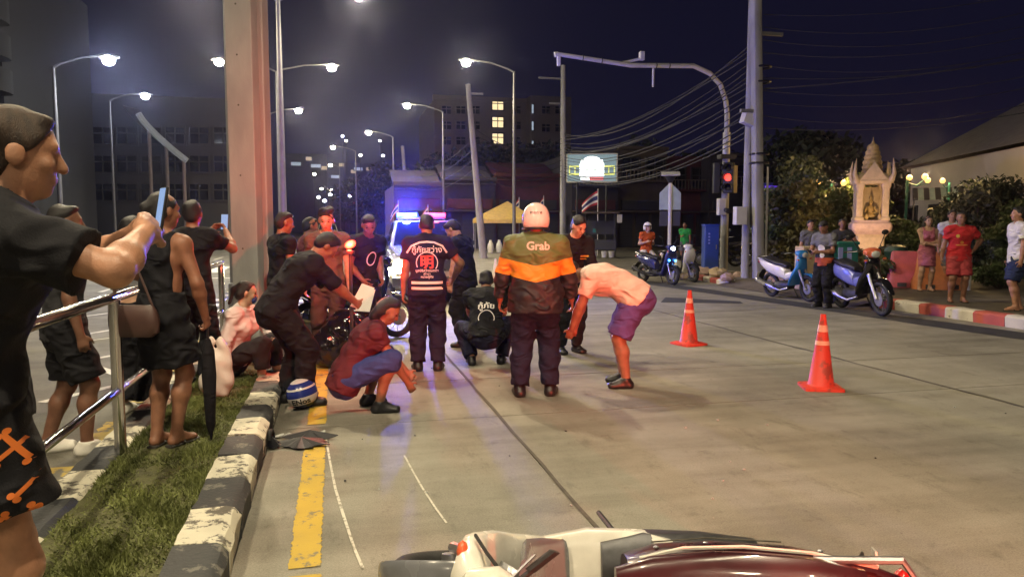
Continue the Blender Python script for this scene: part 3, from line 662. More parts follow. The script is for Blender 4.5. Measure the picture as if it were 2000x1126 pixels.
def bandmat(name, stops, chev=0.0, rough=0.8, lo=0.0, hi=2.0, bump=0.0):
    """printed colour bands at given heights of the thing, V-shaped when chev is set"""
    m = mat(name, (0.5, 0.5, 0.5), rough, var=0.0, bump=bump, bscale=160); nt = m.node_tree; b = nt.nodes['Principled BSDF']
    t = nt.nodes.new('ShaderNodeTexCoord'); s = nt.nodes.new('ShaderNodeSeparateXYZ'); nt.links.new(t.outputs['Object'], s.inputs[0])
    a = nt.nodes.new('ShaderNodeMath'); a.operation = 'ABSOLUTE'; nt.links.new(s.outputs['X'], a.inputs[0])
    k = nt.nodes.new('ShaderNodeMath'); k.operation = 'MULTIPLY_ADD'; k.inputs[1].default_value = chev; nt.links.new(a.outputs[0], k.inputs[0]); nt.links.new(s.outputs['Z'], k.inputs[2])
    r = nt.nodes.new('ShaderNodeMapRange'); r.inputs['From Min'].default_value = lo; r.inputs['From Max'].default_value = hi; nt.links.new(k.outputs[0], r.inputs[0])
    cr_ = nt.nodes.new('ShaderNodeValToRGB'); cr_.color_ramp.interpolation = 'CONSTANT'; e = cr_.color_ramp.elements
    for i, (z, c) in enumerate(stops):
        q = max(0, min(1, (z - lo) / (hi - lo))); el = e[i] if i < 2 else e.new(q); el.position = q; el.color = tuple(c) + (1,)
    nt.links.new(r.outputs[0], cr_.inputs[0]); nt.links.new(cr_.outputs[0], b.inputs['Base Color'])
    if bump: wrinkle(m)
    return m
# ------------------------------------------------------------------ the setting
def sheet(name, pts, z, m, parent=None, sub=None):
    me = bpy.data.meshes.new(name); me.from_pydata([(x, y, z) for x, y in pts], [], [tuple(range(len(pts)))]); me.materials.append(M_[m])
    o = bpy.data.objects.new(name, me); COL.objects.link(o); o.parent = parent; return o
struct(sheet('ground', [(-600, -60), (600, -60), (600, 900), (-600, 900)], -0.06, 'ground'))
road = struct(MB().box((4.9, 60, -0.04), (11.4, 150, 0.03)).build('road', 'joint'))
slab_mesh = {}
jy = [-9.2, -4.2, 1.0, 6.02, 7.58, 12.6, 17.6, 22.6, 27.6, 32.6, 37.6, 42.6, 47.6, 52.6, 70, 120]
for (x0, x1) in ((-0.5, 1.33), (1.33, 5.915), (5.915, 10.52)):
    for y0, y1 in zip(jy[:-1], jy[1:]):
        w, l = x1 - x0 - 0.016, y1 - y0 - 0.016
        if (round(w, 3), round(l, 3)) not in slab_mesh: slab_mesh[(round(w, 3), round(l, 3))] = MB().box((0, 0, -0.02), (w, l, 0.04)).mesh('concrete_slab', 'concrete', False)
        o = obj('concrete_slab', slab_mesh[(round(w, 3), round(l, 3))], road, ((x0 + x1) / 2, (y0 + y1) / 2, random.uniform(-0.002, 0.0)))
def crack(name, pts, w, m, z=0.006):
    mb = MB(); vs, fs = strip(pts, w); mb.add([(x + random.uniform(-.1, .1) * w, y, z) for x, y in vs], fs); return mb.build(name, m, road, smooth=False)
def ragged(name, x0, x1, y0, y1, m, z=0.004, n=60, amp=0.007, parent=None):
    vs = []; fs = []
    for i in range(n + 1):
        y = y0 + (y1 - y0) * i / n
        vs += [(x0 + random.uniform(-amp, amp), y, z), (x1 + random.uniform(-amp, amp), y, z)]
        if i: fs.append((2 * i - 2, 2 * i - 1, 2 * i + 1, 2 * i))
    return MB().add(vs, fs).build(name, m, parent, smooth=False)
for y0, y1 in ((1.0, 3.42), (3.50, 5.75), (6.1, 12.5), (12.7, 30)): ragged('yellow_edge_line', -0.235, -0.088, y0, y1, 'yellow_paint', parent=road, n=int((y1 - y0) * 55))
crack('chalk_line', [tuple(G(a, b)[:2]) for a, b in ((636, 850), (645, 905), (655, 955), (672, 1010), (692, 1072), (708, 1110))], 0.016, 'chalk')
crack('chalk_line', [tuple(G(a, b)[:2]) for a, b in ((790, 890), (806, 920), (826, 955), (850, 992), (872, 1022))], 0.013, 'chalk')
crack('joint_filler', [(1.33 + 0.006 * math.sin(i * 1.7), 1.5 + i * 0.4) for i in range(24)], 0.026, 'joint')
crack('joint_filler', [(5.915 + 0.03 * math.sin(i * 1.3) * math.sin(i * .37), 3.5 + i * 0.35) for i in range(30)], 0.024, 'joint')
# asphalt strip in the gutter, patches further on
def strip_x(y): return 10.02 - (y - 8.8) * 0.105
vs = []; fs = []
for i in range(40):
    y = -2 + i * 0.75; a = strip_x(y); vs += [(a - 0.62 + random.uniform(-.03, .03), y, 0.005), (a + 0.05 + random.uniform(-.03, .03), y, 0.005)]
    if i: fs.append((2 * i - 2, 2 * i - 1, 2 * i + 1, 2 * i))
MB().add(vs, fs).build('asphalt_strip', 'asphalt', road, smooth=False)
MB().add([tuple(G(a, b, 0.005)) for a, b in ((1300, 580), (1445, 588), (1452, 592), (1290, 590))], [(0, 1, 2, 3)]).build('asphalt_patch', 'asphalt', road, smooth=False)
# side street and forecourt beyond the corner
struct(sheet('side_street', [(10.5, 22.0), (60, 30), (60, 60), (10.5, 50)], -0.012, 'asphalt_left'))
# kerbs of painted blocks
def kerb_block(L, w, h, m, ch=0.05, seg=4):
    mb = MB(); prof = [(-w / 2, 0), (w / 2, 0), (w / 2 + 0.01, h - ch), (w / 2 - ch * 0.4, h - ch * 0.25), (w / 2 - ch, h), (-w / 2, h)]
    n = len(prof); vs = []; fs = []
    for i in range(seg + 1):
        y = -L / 2 + L * i / seg
        for x, z in prof: vs.append((x + random.uniform(-1, 1) * 0.006, y + (random.uniform(-1, 1) * 0.004), z + (random.uniform(-1, 1) * 0.006 if z > 0.02 else 0)))
    for i in range(seg):
        for k in range(n): fs.append((i * n + k, i * n + (k + 1) % n, (i + 1) * n + (k + 1) % n, (i + 1) * n + k))
    fs += [tuple(range(n))[::-1], tuple(seg * n + k for k in range(n))]
    return mb.add(vs, fs).mesh('kerb_block', m, True, 25)
median_kerb = struct(MB().box((-0.61, 20, -0.03), (0.2, 60, 0.04)).build('median_kerb_footing', 'joint')); median_kerb.name = 'median_kerb'
bl = {c: [kerb_block(0.447, 0.225, 0.185, c) for _ in range(3)] for c in ('kerb_white', 'kerb_black')}
y = -1.77; i = 0
while y < 32:
    c = 'kerb_white' if i % 2 == 0 else 'kerb_black'
    obj('kerb_block', random.choice(bl[c]), median_kerb, (-0.612 + random.uniform(-.006, .006), y, -0.005 + random.uniform(-.008, .004)), random.uniform(-.015, .015)); y += 0.455; i += 1
def xl(y): return -1.46 if y < 10 else -1.46 - min(1, (y - 10) / 5) * 0.75
left_kerb = struct(MB().box((-1.46, 4, -0.03), (0.2, 14, 0.04)).build('median_kerb_left', 'joint')); left_kerb.name = 'median_kerb'
bl2 = {c: [kerb_block(0.492, 0.20, 0.16, c, 0.03) for _ in range(2)] for c in ('kerb_white', 'kerb_black')}
y = -1.43; i = 0
while y < 32:
    obj('kerb_block', random.choice(bl2['kerb_white' if i % 2 == 0 else 'kerb_black']), left_kerb, (xl(y), y, -0.012), 0 if y < 10 or y > 15 else R(8.6)); y += 0.5; i += 1
mp = [(-0.72, -3), (-0.72, 32)] + [(xl(yy) + 0.09, yy) for yy in (32, 20, 15, 12, 10, -3)]
struct(sheet('median_soil', mp, 0.128, 'soil'))
# grass blades
nb = 90000; rng = np.random.default_rng(3)
gy = 1.6 + 10.5 * rng.random(nb) ** 1.6; gx = -1.36 + 0.635 * rng.random(nb)
dens = np.sin(gx * 9 + 2 * np.sin(gy * 3.1)) * np.sin(gy * 5.3 + gx * 4) ; keep = rng.random(nb) < 0.70 + 0.55 * dens; gx, gy = gx[keep], gy[keep]; nb = len(gx)
an = rng.random(nb) * 6.283; hh = (0.008 + 0.022 * rng.random(nb)) * (1 + 0.7 * dens[keep]); ww = 0.0035 + 0.003 * rng.random(nb); ln = 0.045 * rng.random(nb)
gv = np.zeros((nb, 3, 3)); ca, sa = np.cos(an), np.sin(an); la = rng.random(nb) * 6.283
gv[:, 0] = np.stack([gx - ca * ww, gy - sa * ww, np.full(nb, .126)], 1); gv[:, 1] = np.stack([gx + ca * ww, gy + sa * ww, np.full(nb, .126)], 1); gv[:, 2] = np.stack([gx + ln * np.cos(la), gy + ln * np.sin(la), .126 + hh], 1)
me = bpy.data.meshes.new('grass'); me.from_pydata(gv.reshape(-1, 3).tolist(), [], np.arange(nb * 3).reshape(-1, 3).tolist()); me.materials.append(M_['grass'])
gr = bpy.data.objects.new('grass', me); COL.objects.link(gr); struct(gr, 'stuff'); gr['label'] = 'short worn grass on the median'
# opposite carriageway on the left
lr = struct(sheet('opposite_road', [(-14, -20), (-1.5, -20), (-1.5, 120), (-14, 120)], -0.02, 'asphalt_left'))
def lline(pts, w, m='white_line', name='white_line'): 
    vs, fs = strip([(p[0], p[1]) for p in pts], w); return MB().add([(x, y, -0.014) for x, y in vs], fs).build(name, m, lr, smooth=False)
for y0 in (3.6, 4.7, 5.9, 7.3, 8.8, 10.5): ragged('faded_yellow_dash', -1.86, -1.68, y0, y0 + 0.75, 'yellow_faded', -0.014, 10, 0.03, lr)
lline([G(152, 703), G(228, 690)], 0.10); lline([G(152, 703), G(228, 727)], 0.12); lline([G(80, 782), G(215, 752), G(365, 725)], 0.11); lline([G(140, 655), G(230, 640)], 0.1); lline([G(130, 620), G(240, 606)], 0.09); lline([G(130, 668), G(228, 656)], 0.05)
for k in range(9): lline([(-9.9 + k * 0.95, 27.5), (-9.9 + k * 0.95, 31.5)], 0.5, name='crossing_bar')
lline([(-10.5, 24.5), (-2.3, 24.5)], 0.3, name='stop_line')
for k in range(8): lline([(-5.6, 14 + 6 * k), (-5.6, 17 + 6 * k)], 0.12)
struct(MB().box((-18.0, 40, 0.04), (8, 160, 0.2)).build('far_left_pavement', 'pavement'))
# right pavement with its red and white kerb
rk = struct(MB().box((10.75, 6, -0.03), (0.2, 14, 0.04)).build('red_white_kerb', 'joint'))
bl3 = {c: [kerb_block(0.60, 0.24, 0.20, c, 0.04) for _ in range(2)] for c in ('kerb_red', 'kerb_offwhite')}
ky = [12.35 - 0.61 * k for k in range(14)]
for k, y in enumerate(ky): obj('kerb_block', bl3['kerb_red' if k % 2 == 0 else 'kerb_offwhite'][k // 2 % 2], rk, (10.53 + 0.02 * math.sin(k), y, -0.01), R(180))
bl4 = {c: kerb_block(0.5, 0.22, 0.15, c, 0.04) for c in ('kerb_red', 'kerb_offwhite')}
kc = struct(MB().box((11.0, 19.9, -0.03), (0.2, 2.5, 0.04)).build('corner_kerb', 'joint'))
cp = [(10.45, 18.4, 12), (10.5, 18.95, -4), (10.56, 19.5, -8), (10.66, 20.05, -14), (10.84, 20.55, -28), (11.12, 21.0, -42), (11.52, 21.33, -60), (12.0, 21.5, -75), (12.5, 21.6, -84)]
for k, (x, y, a) in enumerate(cp): obj('kerb_block', bl4['kerb_red' if k % 2 else 'kerb_offwhite'], kc, (x, y, -0.008), R(180 + a))
pv = struct(sheet('right_pavement', [(10.62, -12), (60, -12), (60, 26), (13, 21.75), (12.0, 21.6), (11.2, 21.1), (10.85, 20.5), (10.62, 19.4), (10.62, 18.4), (10.75, 17.8), (10.75, 13.4), (10.62, 12.7)], 0.14, 'pavement'))
MB().add([(10.75, 12.65, 0.14), (10.75, 18.3, 0.14), (10.05, 18.2, 0.012), (10.05, 12.7, 0.012)], [(0, 1, 2, 3)]).build('ramp', 'pavement', pv, smooth=False)
struct(sheet('forecourt', [(12, 46), (-1, 48.5), (-1, 62), (40, 62), (40, 48)], 0.02, 'pavement'))

# ------------------------------------------------------------------ trees and bushes
def leaves(mb, c, r, n, size, rng):
    c = np.array(c); r = np.array(r)
    d = rng.normal(size=(n, 3)); d /= np.linalg.norm(d, axis=1)[:, None]; rad = rng.random(n) ** 0.45
    P = c + d * rad[:, None] * r; a = rng.normal(size=(n, 3)); a /= np.linalg.norm(a, axis=1)[:, None]
    b = np.cross(a, rng.normal(size=(n, 3))); b /= np.linalg.norm(b, axis=1)[:, None]; s = size * (0.6 + 0.8 * rng.random(n))[:, None]
    q = np.stack([P - a * s, P + b * s * 0.45, P + a * s, P - b * s * 0.45], 1).reshape(-1, 3)
    o = len(mb.v); mb.v += [tuple(x) for x in q]; mb.f += [(o + 4 * i, o + 4 * i + 1, o + 4 * i + 2, o + 4 * i + 3) for i in range(n)]
def plant(name, label, cat, loc, h, r, n, size, m, trunk=True, seed=0, group=None, base=0.35, clumps=14):
    rng = np.random.default_rng(seed); t = thing(name, label, cat, loc, rng.random() * 6, group)
    tb = MB(); lb = MB()
    if trunk:
        top = Vector((rng.normal() * r * .1, rng.normal() * r * .1, h * 0.62)); tb.tube([(0, 0, -0.05), top * 0.5 + Vector((rng.normal() * .05, rng.normal() * .05, 0)), top], [0.035 * h ** .9, 0.026 * h ** .9, 0.014 * h ** .9], 8)
    for k in range(clumps):
        a = rng.random() * 6.28; rr = r * (0.25 + 0.6 * rng.random()); z = h * (base + (0.92 - base) * rng.random()); zz = (z / h - base) / (1 - base); rr *= math.sin(math.pi * (0.18 + 0.70 * zz))
        c = Vector((rr * math.cos(a), rr * math.sin(a), z)); cr = r * (0.26 + 0.2 * rng.random())
        if trunk: tb.tube([(0, 0, h * base * 0.8), (c * 0.55 + Vector((0, 0, h * base * .3))), c], [0.012 * h, 0.008 * h, 0.004 * h], 5)
        else: tb.tube([(c.x * .15, c.y * .15, -0.02), c], [0.018, 0.006], 5)
        leaves(lb, c, (cr, cr, cr * 0.75), n // clumps, size, rng)
    tb.build('trunk' if trunk else 'stem', 'bark', t); lb.build('crown' if trunk else 'foliage', m, t, smooth=False)
    return t
# ------------------------------------------------------------------ street lamps
def street_lamp(label, base, heads, top=None, watts=LAMP_W, g='lamp_glow', r=0.085, lit=True, m='steel_grey', group='street lamps'):
    t = thing('street_lamp', label, 'street lamp', base, 0, group); base = Vector(base)
    hz = max(Vector(h).z for h in heads); top = top or (hz - base.z - 0.35)
    MB().tube([(0, 0, 0), (0, 0, top * .5), (0, 0, top)], [r * 1.15, r * 0.9, r * 0.6], 12).build('pole', m, t)
    MB().lathe([(r * 2.2, 0), (r * 2.2, 0.03), (r * 1.5, 0.06), (r * 1.4, 0.5), (r * 1.1, 0.52)], n=12).build('base', m, t)
    for h in heads:
        h = Vector(h) - base; d = Vector((h.x, h.y, 0)).normalized(); L = Vector((h.x, h.y, 0)).length
        pts = [Vector((0, 0, top - 0.05)), d * L * 0.12 + Vector((0, 0, top + 0.10)), d * L * 0.5 + Vector((0, 0, (top + 0.1 + h.z) / 2 + 0.12)), h - d * 0.25 + Vector((0, 0, 0.09))]
        MB().tube(pts, [r * .55, r * .5, r * .42, r * .38], 8).build('arm', m, t)
        u = d.cross(Vector((0, 0, 1)))
        hd = MB().loft([(h - d * 0.38 + Vector((0, 0, 0.08)), u * 0.05, Vector((0, 0, 0.04))), (h - d * 0.2 + Vector((0, 0, 0.08)), u * 0.13, Vector((0, 0, 0.07))), (h + d * 0.2 + Vector((0, 0, 0.08)), u * 0.15, Vector((0, 0, 0.06))), (h + d * 0.36 + Vector((0, 0, 0.07)), u * 0.08, Vector((0, 0, 0.03)))], 14).build('lamp_head', m, t)
        MB().ball(h + Vector((0, 0, -0.05)), (0.21, 0.21, 0.18), 14, 8).build('lens', g, hd)
        if watts: point_light('lamp_light', t, h + Vector((0, 0, -0.30)), watts, LAMP_COL if g == 'lamp_glow' else (0.9, 0.94, 1.0), 0.12, 'SPOT', (0, 0, 0), 158)
    return t
def lamp_px(label, pole_px, head_px, head_py, Yd, watts, both=False, **k):
    b = XY(pole_px, Yd); h = D(head_px, head_py, Yd); hs = [h]
    if both: hs.append(Vector((2 * b.x - h.x, Yd, h.z)))
    return street_lamp(label, b, hs, watts=watts, **k)
lamp_px('tall grey street lamp behind the utility pole, its lit heads above the picture', 554, 700, -12, 27, LAMP_W, True, r=0.12)
lamp_px('lit lamp right of the utility pole on the median, arms to both sides', 548, 648, 130, 39, LAMP_W, True)
lamp_px('small lit lamp low beside the utility pole, farther along the median', 530, 583, 215, 54, LAMP_W, False)
lamp_px('largest glowing street lamp, on a thin pole in front of the hotel', 1004, 910, 120, 36, LAMP_W)
lamp_px('glowing street lamp left of the hotel, second of the right row', 867, 795, 205, 50, LAMP_W)
lamp_px('third glowing street lamp of the right row, above the police pickup', 770, 720, 258, 66, LAMP_W)
lamp_px('fourth glowing street lamp of the right row, above the curly haired man', 697, 650, 287, 80, 900)
lamp_px('far street lamp at the end of the road', 665, 645, 322, 105, 0, r=0.07); lamp_px('farthest small street lamp, low over the road', 650, 628, 368, 150, 0, r=0.08)
lamp_px('cold white street lamp high above the man in black shorts', 120, 212, 115, 30, 1500, g='lamp_white', m='steel_dark')
lamp_px('small cold white lamp beside the utility pole on the left road', 225, 284, 186, 46, 900, g='lamp_white', r=0.07, m='steel_dark')
for yy in (13.4, 0.2, -13.0):
    street_lamp({13.4: 'median street lamp standing behind the utility pole, out of sight', 0.2: 'median street lamp standing right beside the camera, out of the picture', -13.0: 'median street lamp standing behind the camera'}[yy], (-1.62, yy, 0.12), [(0.9, yy, 9.6), (-4.2, yy, 9.6)], watts=LAMP_W * (1.0 if yy > 0.5 else 0.85), r=0.1, group='lamps overhead, out of the picture')

# ------------------------------------------------------------------ poles
up = thing('utility_pole', 'thick square concrete utility pole standing on the grass median', 'utility pole', (-0.99, 9.9, 0.12), R(-29))
a = 0.185; n_ = 0.05
H_ = [(-a, -a), (a, -a), (a, -n_), (a - 0.06, -n_ + 0.02), (a - 0.06, n_ - 0.02), (a, n_), (a, a), (-a, a), (-a, n_), (-a + 0.06, n_ - 0.02), (-a + 0.06, -n_ + 0.02), (-a, -n_)]
MB().prism(H_, -0.1, 12).build('shaft', 'pole_concrete', up, bevel=0.012, smooth=False)
for z in (1.2, 2.1, 2.95, 3.55, 4.15): MB().tube([(-0.02, -a - 0.004, z), (-0.02, -a + 0.02, z)], 0.012, 8).build('bolt_hole', 'joint', up)
def pole(label, base, top, r0=0.14, r1=0.10, m='pole_concrete', sq=False, cross=()):
    t = thing('utility_pole', label, 'utility pole', base); tp = Vector(top) - Vector(base)
    if sq: MB().loft([((0, 0, -.05), (r0, 0, 0), (0, r0, 0), 8), (tp, (r1, 0, 0), (0, r1, 0), 8)], 16).build('shaft', m, t, smooth=True)
    else: MB().tube([(0, 0, -.05), tp * .5, tp], [r0, (r0 + r1) / 2, r1], 12).build('shaft', m, t)
    for (f, dx) in cross: MB().box(tp * f + Vector((dx / 2, 0, 0)), (abs(dx), 0.09, 0.09)).build('cross_arm', 'steel_grey', t)
    return t
p1 = pole('concrete utility pole with twin shafts beside the traffic light', XY(1484, 18.6, 0.13), D(1476, -60, 18.6), 0.13, 0.12, sq=True, cross=((0.55, -0.5), (0.8, 0.8)))
MB().tube([(0.0 - 0.28, 0.25, -.05), (-0.26, 0.25, 9.2)], [0.11, 0.10], 10).build('second_shaft', 'pole_concrete', p1)
MB().tube([(0.22, 0, 0.2), (0.2, 0, 3.1)], 0.03, 8).build('conduit', 'galv_white', p1)
MB().box((-0.62, 0.0, 1.75), (0.34, 0.2, 0.5)).build('meter_box', 'galv_white', p1, bevel=0.02)
MB().box((-0.38, 0.1, 4.42), (0.36, 0.25, 0.36), Matrix.Rotation(R(18), 3, 'Y')).build('floodlight_box', 'galv_white', p1, bevel=0.02)
for z in (3.2, 3.45, 5.4, 5.8): MB().torus((-0.05, 0.05, z), 0.24, 0.03, 'Z', 16, 6).build('strap', 'black_plastic', p1)
p2 = pole('tall concrete utility pole left of the lit signboard', XY(1100, 40, 0.0), D(1100, 128, 40), 0.19, 0.13, cross=((0.93, -1.4), (0.80, -0.8)))
p3 = pole('leaning concrete utility pole behind the white helmet rider', XY(944, 36, 0.0), D(914, 165, 36), 0.19, 0.12, cross=((0.95, 0.7),))
p4 = pole('farther leaning utility pole above the pickup', XY(802, 60, 0.0), D(786, 285, 60), 0.2, 0.14, cross=((0.72, -1.2),))

# ------------------------------------------------------------------ railing on the median
rl = thing('railing', 'stainless steel tube railing along the grass median', 'railing', (-1.36, 0, 0.13))
for yy in (5.14, 7.45, 9.75): MB().tube([(0, yy, -0.02), (0, yy, 1.0)], 0.036, 14).build('post', 'stainless', rl); 
for i_, (z, r) in enumerate(((1.02, 0.034), (0.42, 0.026))):
    MB().tube([(0, 2.9, z), (0, 9.8, z)], r, 14).build('rail', 'stainless', rl)

# ------------------------------------------------------------------ traffic light with its mast arm
b = XY(1415, 22.6, 0.13); tl = thing('traffic_light', 'traffic light with red signal on a mast arm reaching over the road', 'traffic light', b)
topz = D(1415, 180, 22.6).z - b.z; e_ = D(1090, 106, 21.4) - b
MB().tube([(0, 0, 0), (0, 0, 3.7)], [0.13, 0.12], 14).build('pole', 'pole_concrete', tl); MB().tube([(0, 0, 3.7), (0, 0, 4.55)], [0.12, 0.12], 14).build('collar', 'galv_white', tl)
arm = [Vector((0, 0, 4.5)), Vector((0, 0, topz - 0.7)), Vector((-0.06, 0, topz - 0.3)), Vector((-0.3, -0.05, topz + 0.22)), Vector((-0.75, -0.15, topz + 0.55)), Vector((-1.4, -0.3, topz + 0.72)), Vector((e_.x * .6, e_.y * .6, e_.z - 0.1)), e_]
MB().tube(arm, [0.085, 0.085, 0.084, 0.082, 0.08, 0.077, 0.07, 0.06], 12).build('mast_arm', 'galv_white', tl)
MB().tube([e_, e_ + V(-0.1, 0, -0.02)], 0.075, 12).build('end_cap', 'galv_white', tl); MB().box(e_ + V(0.02, 0, -0.2), (0.10, 0.10, 0.28)).build('camera_housing', 'galv_white', tl, bevel=0.01)
mm = arm[6]; MB().tube([mm + V(-.3, 0, .05), mm + V(.35, 0, .22)], 0.045, 8).build('bracket', 'galv_white', tl); MB().box(mm + V(.36, 0, .3), (0.14, 0.16, 0.26)).build('camera_housing', 'galv_white', tl, bevel=0.01); MB().tube([mm + V(.75, 0, -.05), mm + V(.75, 0, -.62)], 0.035, 8).build('stub', 'galv_white', tl)
for k in (0.25, 0.45, 0.62, 0.75): q_ = Vector(arm[6]).lerp(e_, 1 - k * 1.3) if k < .6 else Vector(arm[5]).lerp(arm[6], 1.6 - k * 1.6); MB().torus(q_, 0.085, 0.014, 'X', 14, 6).build('band', 'dark_frame', tl)
def signal(parent, x, y, rz, lit):
    Mr = Matrix.Rotation(R(rz), 3, 'Z'); hb = MB().box((x, y, 3.05), (0.34, 0.2, 1.0), Mr).build('signal_head', 'dark_frame', parent, bevel=0.02)
    for k in range(3):
        c = Vector((x, y, 3.37 - 0.32 * k)) + Mr @ Vector((0, -0.11, 0)); MY = Mr @ Matrix.Rotation(R(90), 3, 'X')
        MB().lathe([(0.118, 0.0), (0.10, 0.03), (0.0, 0.045)], c, 16, MY).build('signal_lens', 'red_soft' if lit and k == 1 else 'glass_dark', hb)
        pts = []; mb = MB(); n = 12; vs = []; fs = []
        for i in range(n + 1):
            a = R(-20 + 220 * i / n)
            for dpt in (0.0, 0.26): vs.append(c + Mr @ Vector((0.135 * math.cos(a), -dpt, 0.135 * math.sin(a) + (0.0 if dpt == 0 else -0.01))))
            if i: fs.append((2 * i - 2, 2 * i - 1, 2 * i + 1, 2 * i))
        mb.add(vs, fs).build('visor', 'dark_frame', hb)
signal(tl, -0.05, -0.28, -38, True); signal(tl, -0.34, 0.0, 70, False)
MB().box((0.32, -0.05, 3.02), (0.14, 0.05, 0.9)).build('backplate_edge', 'stone_cream', tl); MB().box((-0.2, -0.12, 2.1), (0.26, 0.2, 0.55)).build('control_box', 'galv_white', tl, bevel=0.02); MB().tube([(-.1, -.22, 2.0), (-.1, -.42, 1.95)], [0.07, 0.09], 10).build('loudspeaker', 'dark_frame', tl); MB().box((0.02, 0, 3.75), (0.55, 0.3, 0.14)).build('signal_bracket', 'dark_frame', tl)

# ------------------------------------------------------------------ street furniture beyond the road
b = G(1308, 527, 0.13); b = XY(1308, 23.5, 0.0); sp = thing('sign_post', 'white post with house shaped sign board and small solar lamp', 'sign', b, R(-24))
MB().tube([(0, 0, 0), (0, 0, 3.05)], 0.062, 12).build('post', 'white_gloss', sp)
MB().prism([(-.36, 2.15), (.36, 2.15), (.36, 2.72), (0, 3.08), (-.36, 2.72)], -0.012, 0.012, Matrix.Translation((0, 0.08, 0)) @ Matrix.Rotation(R(90), 4, 'X')).build('sign_board', 'sign_back', sp)
MB().box((0, 0.09, 1.85), (0.7, 0.02, 0.5)).build('lower_board', 'shutter', sp)
MB().box((0, -0.05, 3.36), (0.62, 0.5, 0.035), Matrix.Rotation(R(16), 3, 'X')).build('solar_panel', 'galv_white', sp); MB().lathe([(0.06, 3.05), (0.2, 3.28), (0.24, 3.3)], n=12).build('lamp_cup', 'dark_frame', sp)
cb = thing('utility_cabinet', 'tall blue metal cabinet standing by the corner kerb', 'cabinet', XY(1388, 21.9, 0.13), R(-14))
MB().box((0, 0, 0.74), (0.46, 0.46, 1.48)).build('body', 'cabinet_blue', cb, bevel=0.02); MB().box((0, 0, 1.5), (0.5, 0.5, 0.05)).build('lid', 'cabinet_blue', cb, bevel=0.01); MB().box((0, -0.236, 0.72), (0.38, 0.012, 1.25)).build('door', 'cabinet_blue', cb, bevel=0.004); MB().box((0.13, -0.25, 0.8), (0.03, 0.03, 0.14)).build('handle', 'alu', cb)
mk = MB()
for k in range(4): mk.box((-0.1, -0.2445, 1.22 - 0.1 * k), (0.055, 0.004, 0.05))
mk.build('painted_mark', 'lavender', cb)
# rubble stones at the corner
for k, (px, py, s) in enumerate(((1352, 545, .2), (1375, 540, .26), (1402, 545, .3), (1420, 552, .22), (1335, 548, .16), (1440, 545, .15))):
    mb = MB(); mb.ball((0, 0, s * .4), (s, s * .7, s * .55), 9, 6); mb.v = [(x * random.uniform(.8, 1.15), y_ * random.uniform(.8, 1.15), max(-0.02, z * random.uniform(.75, 1.2))) for x, y_, z in mb.v]
    o = mb.build('rock', 'stone_pink' if k % 2 else 'stone_cream', smooth=False); o.location = G(px, py - 4, 0.13); tag(o, 'pale rough stone lying at the corner kerb by the blue cabinet', 'stone', 'stones by the blue cabinet')

# billboard with lit round topped emblem, yellow film-strip bars and a red and blue line of lettering
Yb = 41.0; c = D(1156, 328, Yb); bb = thing('billboard', 'lit signboard with white arched emblem and yellow bars, above the shops', 'sign', (c.x, c.y, 0.0), R(-18))
ss = 48.5 / 1450; cz = c.z; Wb, Hb = 84 * ss, 46 * ss
MB().box((0, 0.1, cz), (Wb, 0.16, Hb)).build('sign_box', 'sign_teal', bb); 
fr = MB(); fr.box((-Wb / 2 - .03, .06, cz), (.07, .26, Hb + .1)).box((Wb / 2 + .03, .06, cz), (.07, .26, Hb + .1)).box((0, .06, cz + Hb / 2 + .03), (Wb, .26, .06)).box((0, .06, cz - Hb / 2 - .03), (Wb, .26, .06)); fr.build('frame', 'galv_white', bb)
def plate(pts, y, m, name): 
    return MB().prism([(x * ss, z * ss + cz) for x, z in pts], -y - 0.01, -y, Matrix.Rotation(R(90), 4, 'X') @ Matrix.Diagonal((1, 1, 1, 1))).build(name, m, bb, smooth=False)
arch = [(-21, -14), (21, -14), (21, 6), (18, 14)] + [(16 * math.cos(R(t)), 11 + 9 * math.sin(R(t))) for t in range(20, 161, 20)] + [(-18, 14), (-21, 6)]
plate(arch, -0.012, 'sign_white', 'emblem')
for s_ in (-1, 1):
    q_ = 1 if s_ > 0 else -1
    for (x0, x1, z0, z1) in ((21.5, 39, 1.5, 4), (21.5, 39, -12, -9), (28, 30, -9, 1.5), (37.5, 39.5, -9, 1.5)): plate([(q_ * x0, z0), (q_ * x1, z0), (q_ * x1, z1), (q_ * x0, z1)][::q_], -0.014, 'sign_yellow', 'yellow_bar')
plate([(-19, -21), (20, -21), (20, -15.5), (-19, -15.5)], -0.016, 'sign_red', 'lettering_band'); plate([(-19, -20.6), (-4, -20.6), (-4, -15.8), (-19, -15.8)], -0.03, 'sign_white', 'lettering_band')
ar = MB(); vs, fs = strip([(13 * math.cos(R(t)) * ss, (5 + 8 * math.sin(R(t))) * ss + cz) for t in range(15, 166, 15)], 1.4 * ss); ar.add([(x, -0.006, z) for x, z in vs], fs).build('emblem_arc', 'sign_red', bb, smooth=False)
mk = MB()
for k in range(7): mk.box(((-14 + k * 3.2) * ss, -0.004, cz - 5 * ss), (2 * ss, 0.004, 1.8 * ss)); 
for k in range(5): mk.box(((-12 + k * 5) * ss, -0.004, cz + 0.5 * ss), (2.6 * ss, 0.004, 1.4 * ss))
mk.build('lettering', 'sign_green', bb)
MB().tube([(-Wb * .3, .1, 0), (-Wb * .3, .1, cz)], 0.06, 8).build('post', 'dark_frame', bb); MB().tube([(Wb * .3, .1, 0), (Wb * .3, .1, cz)], 0.06, 8).build('post', 'dark_frame', bb)

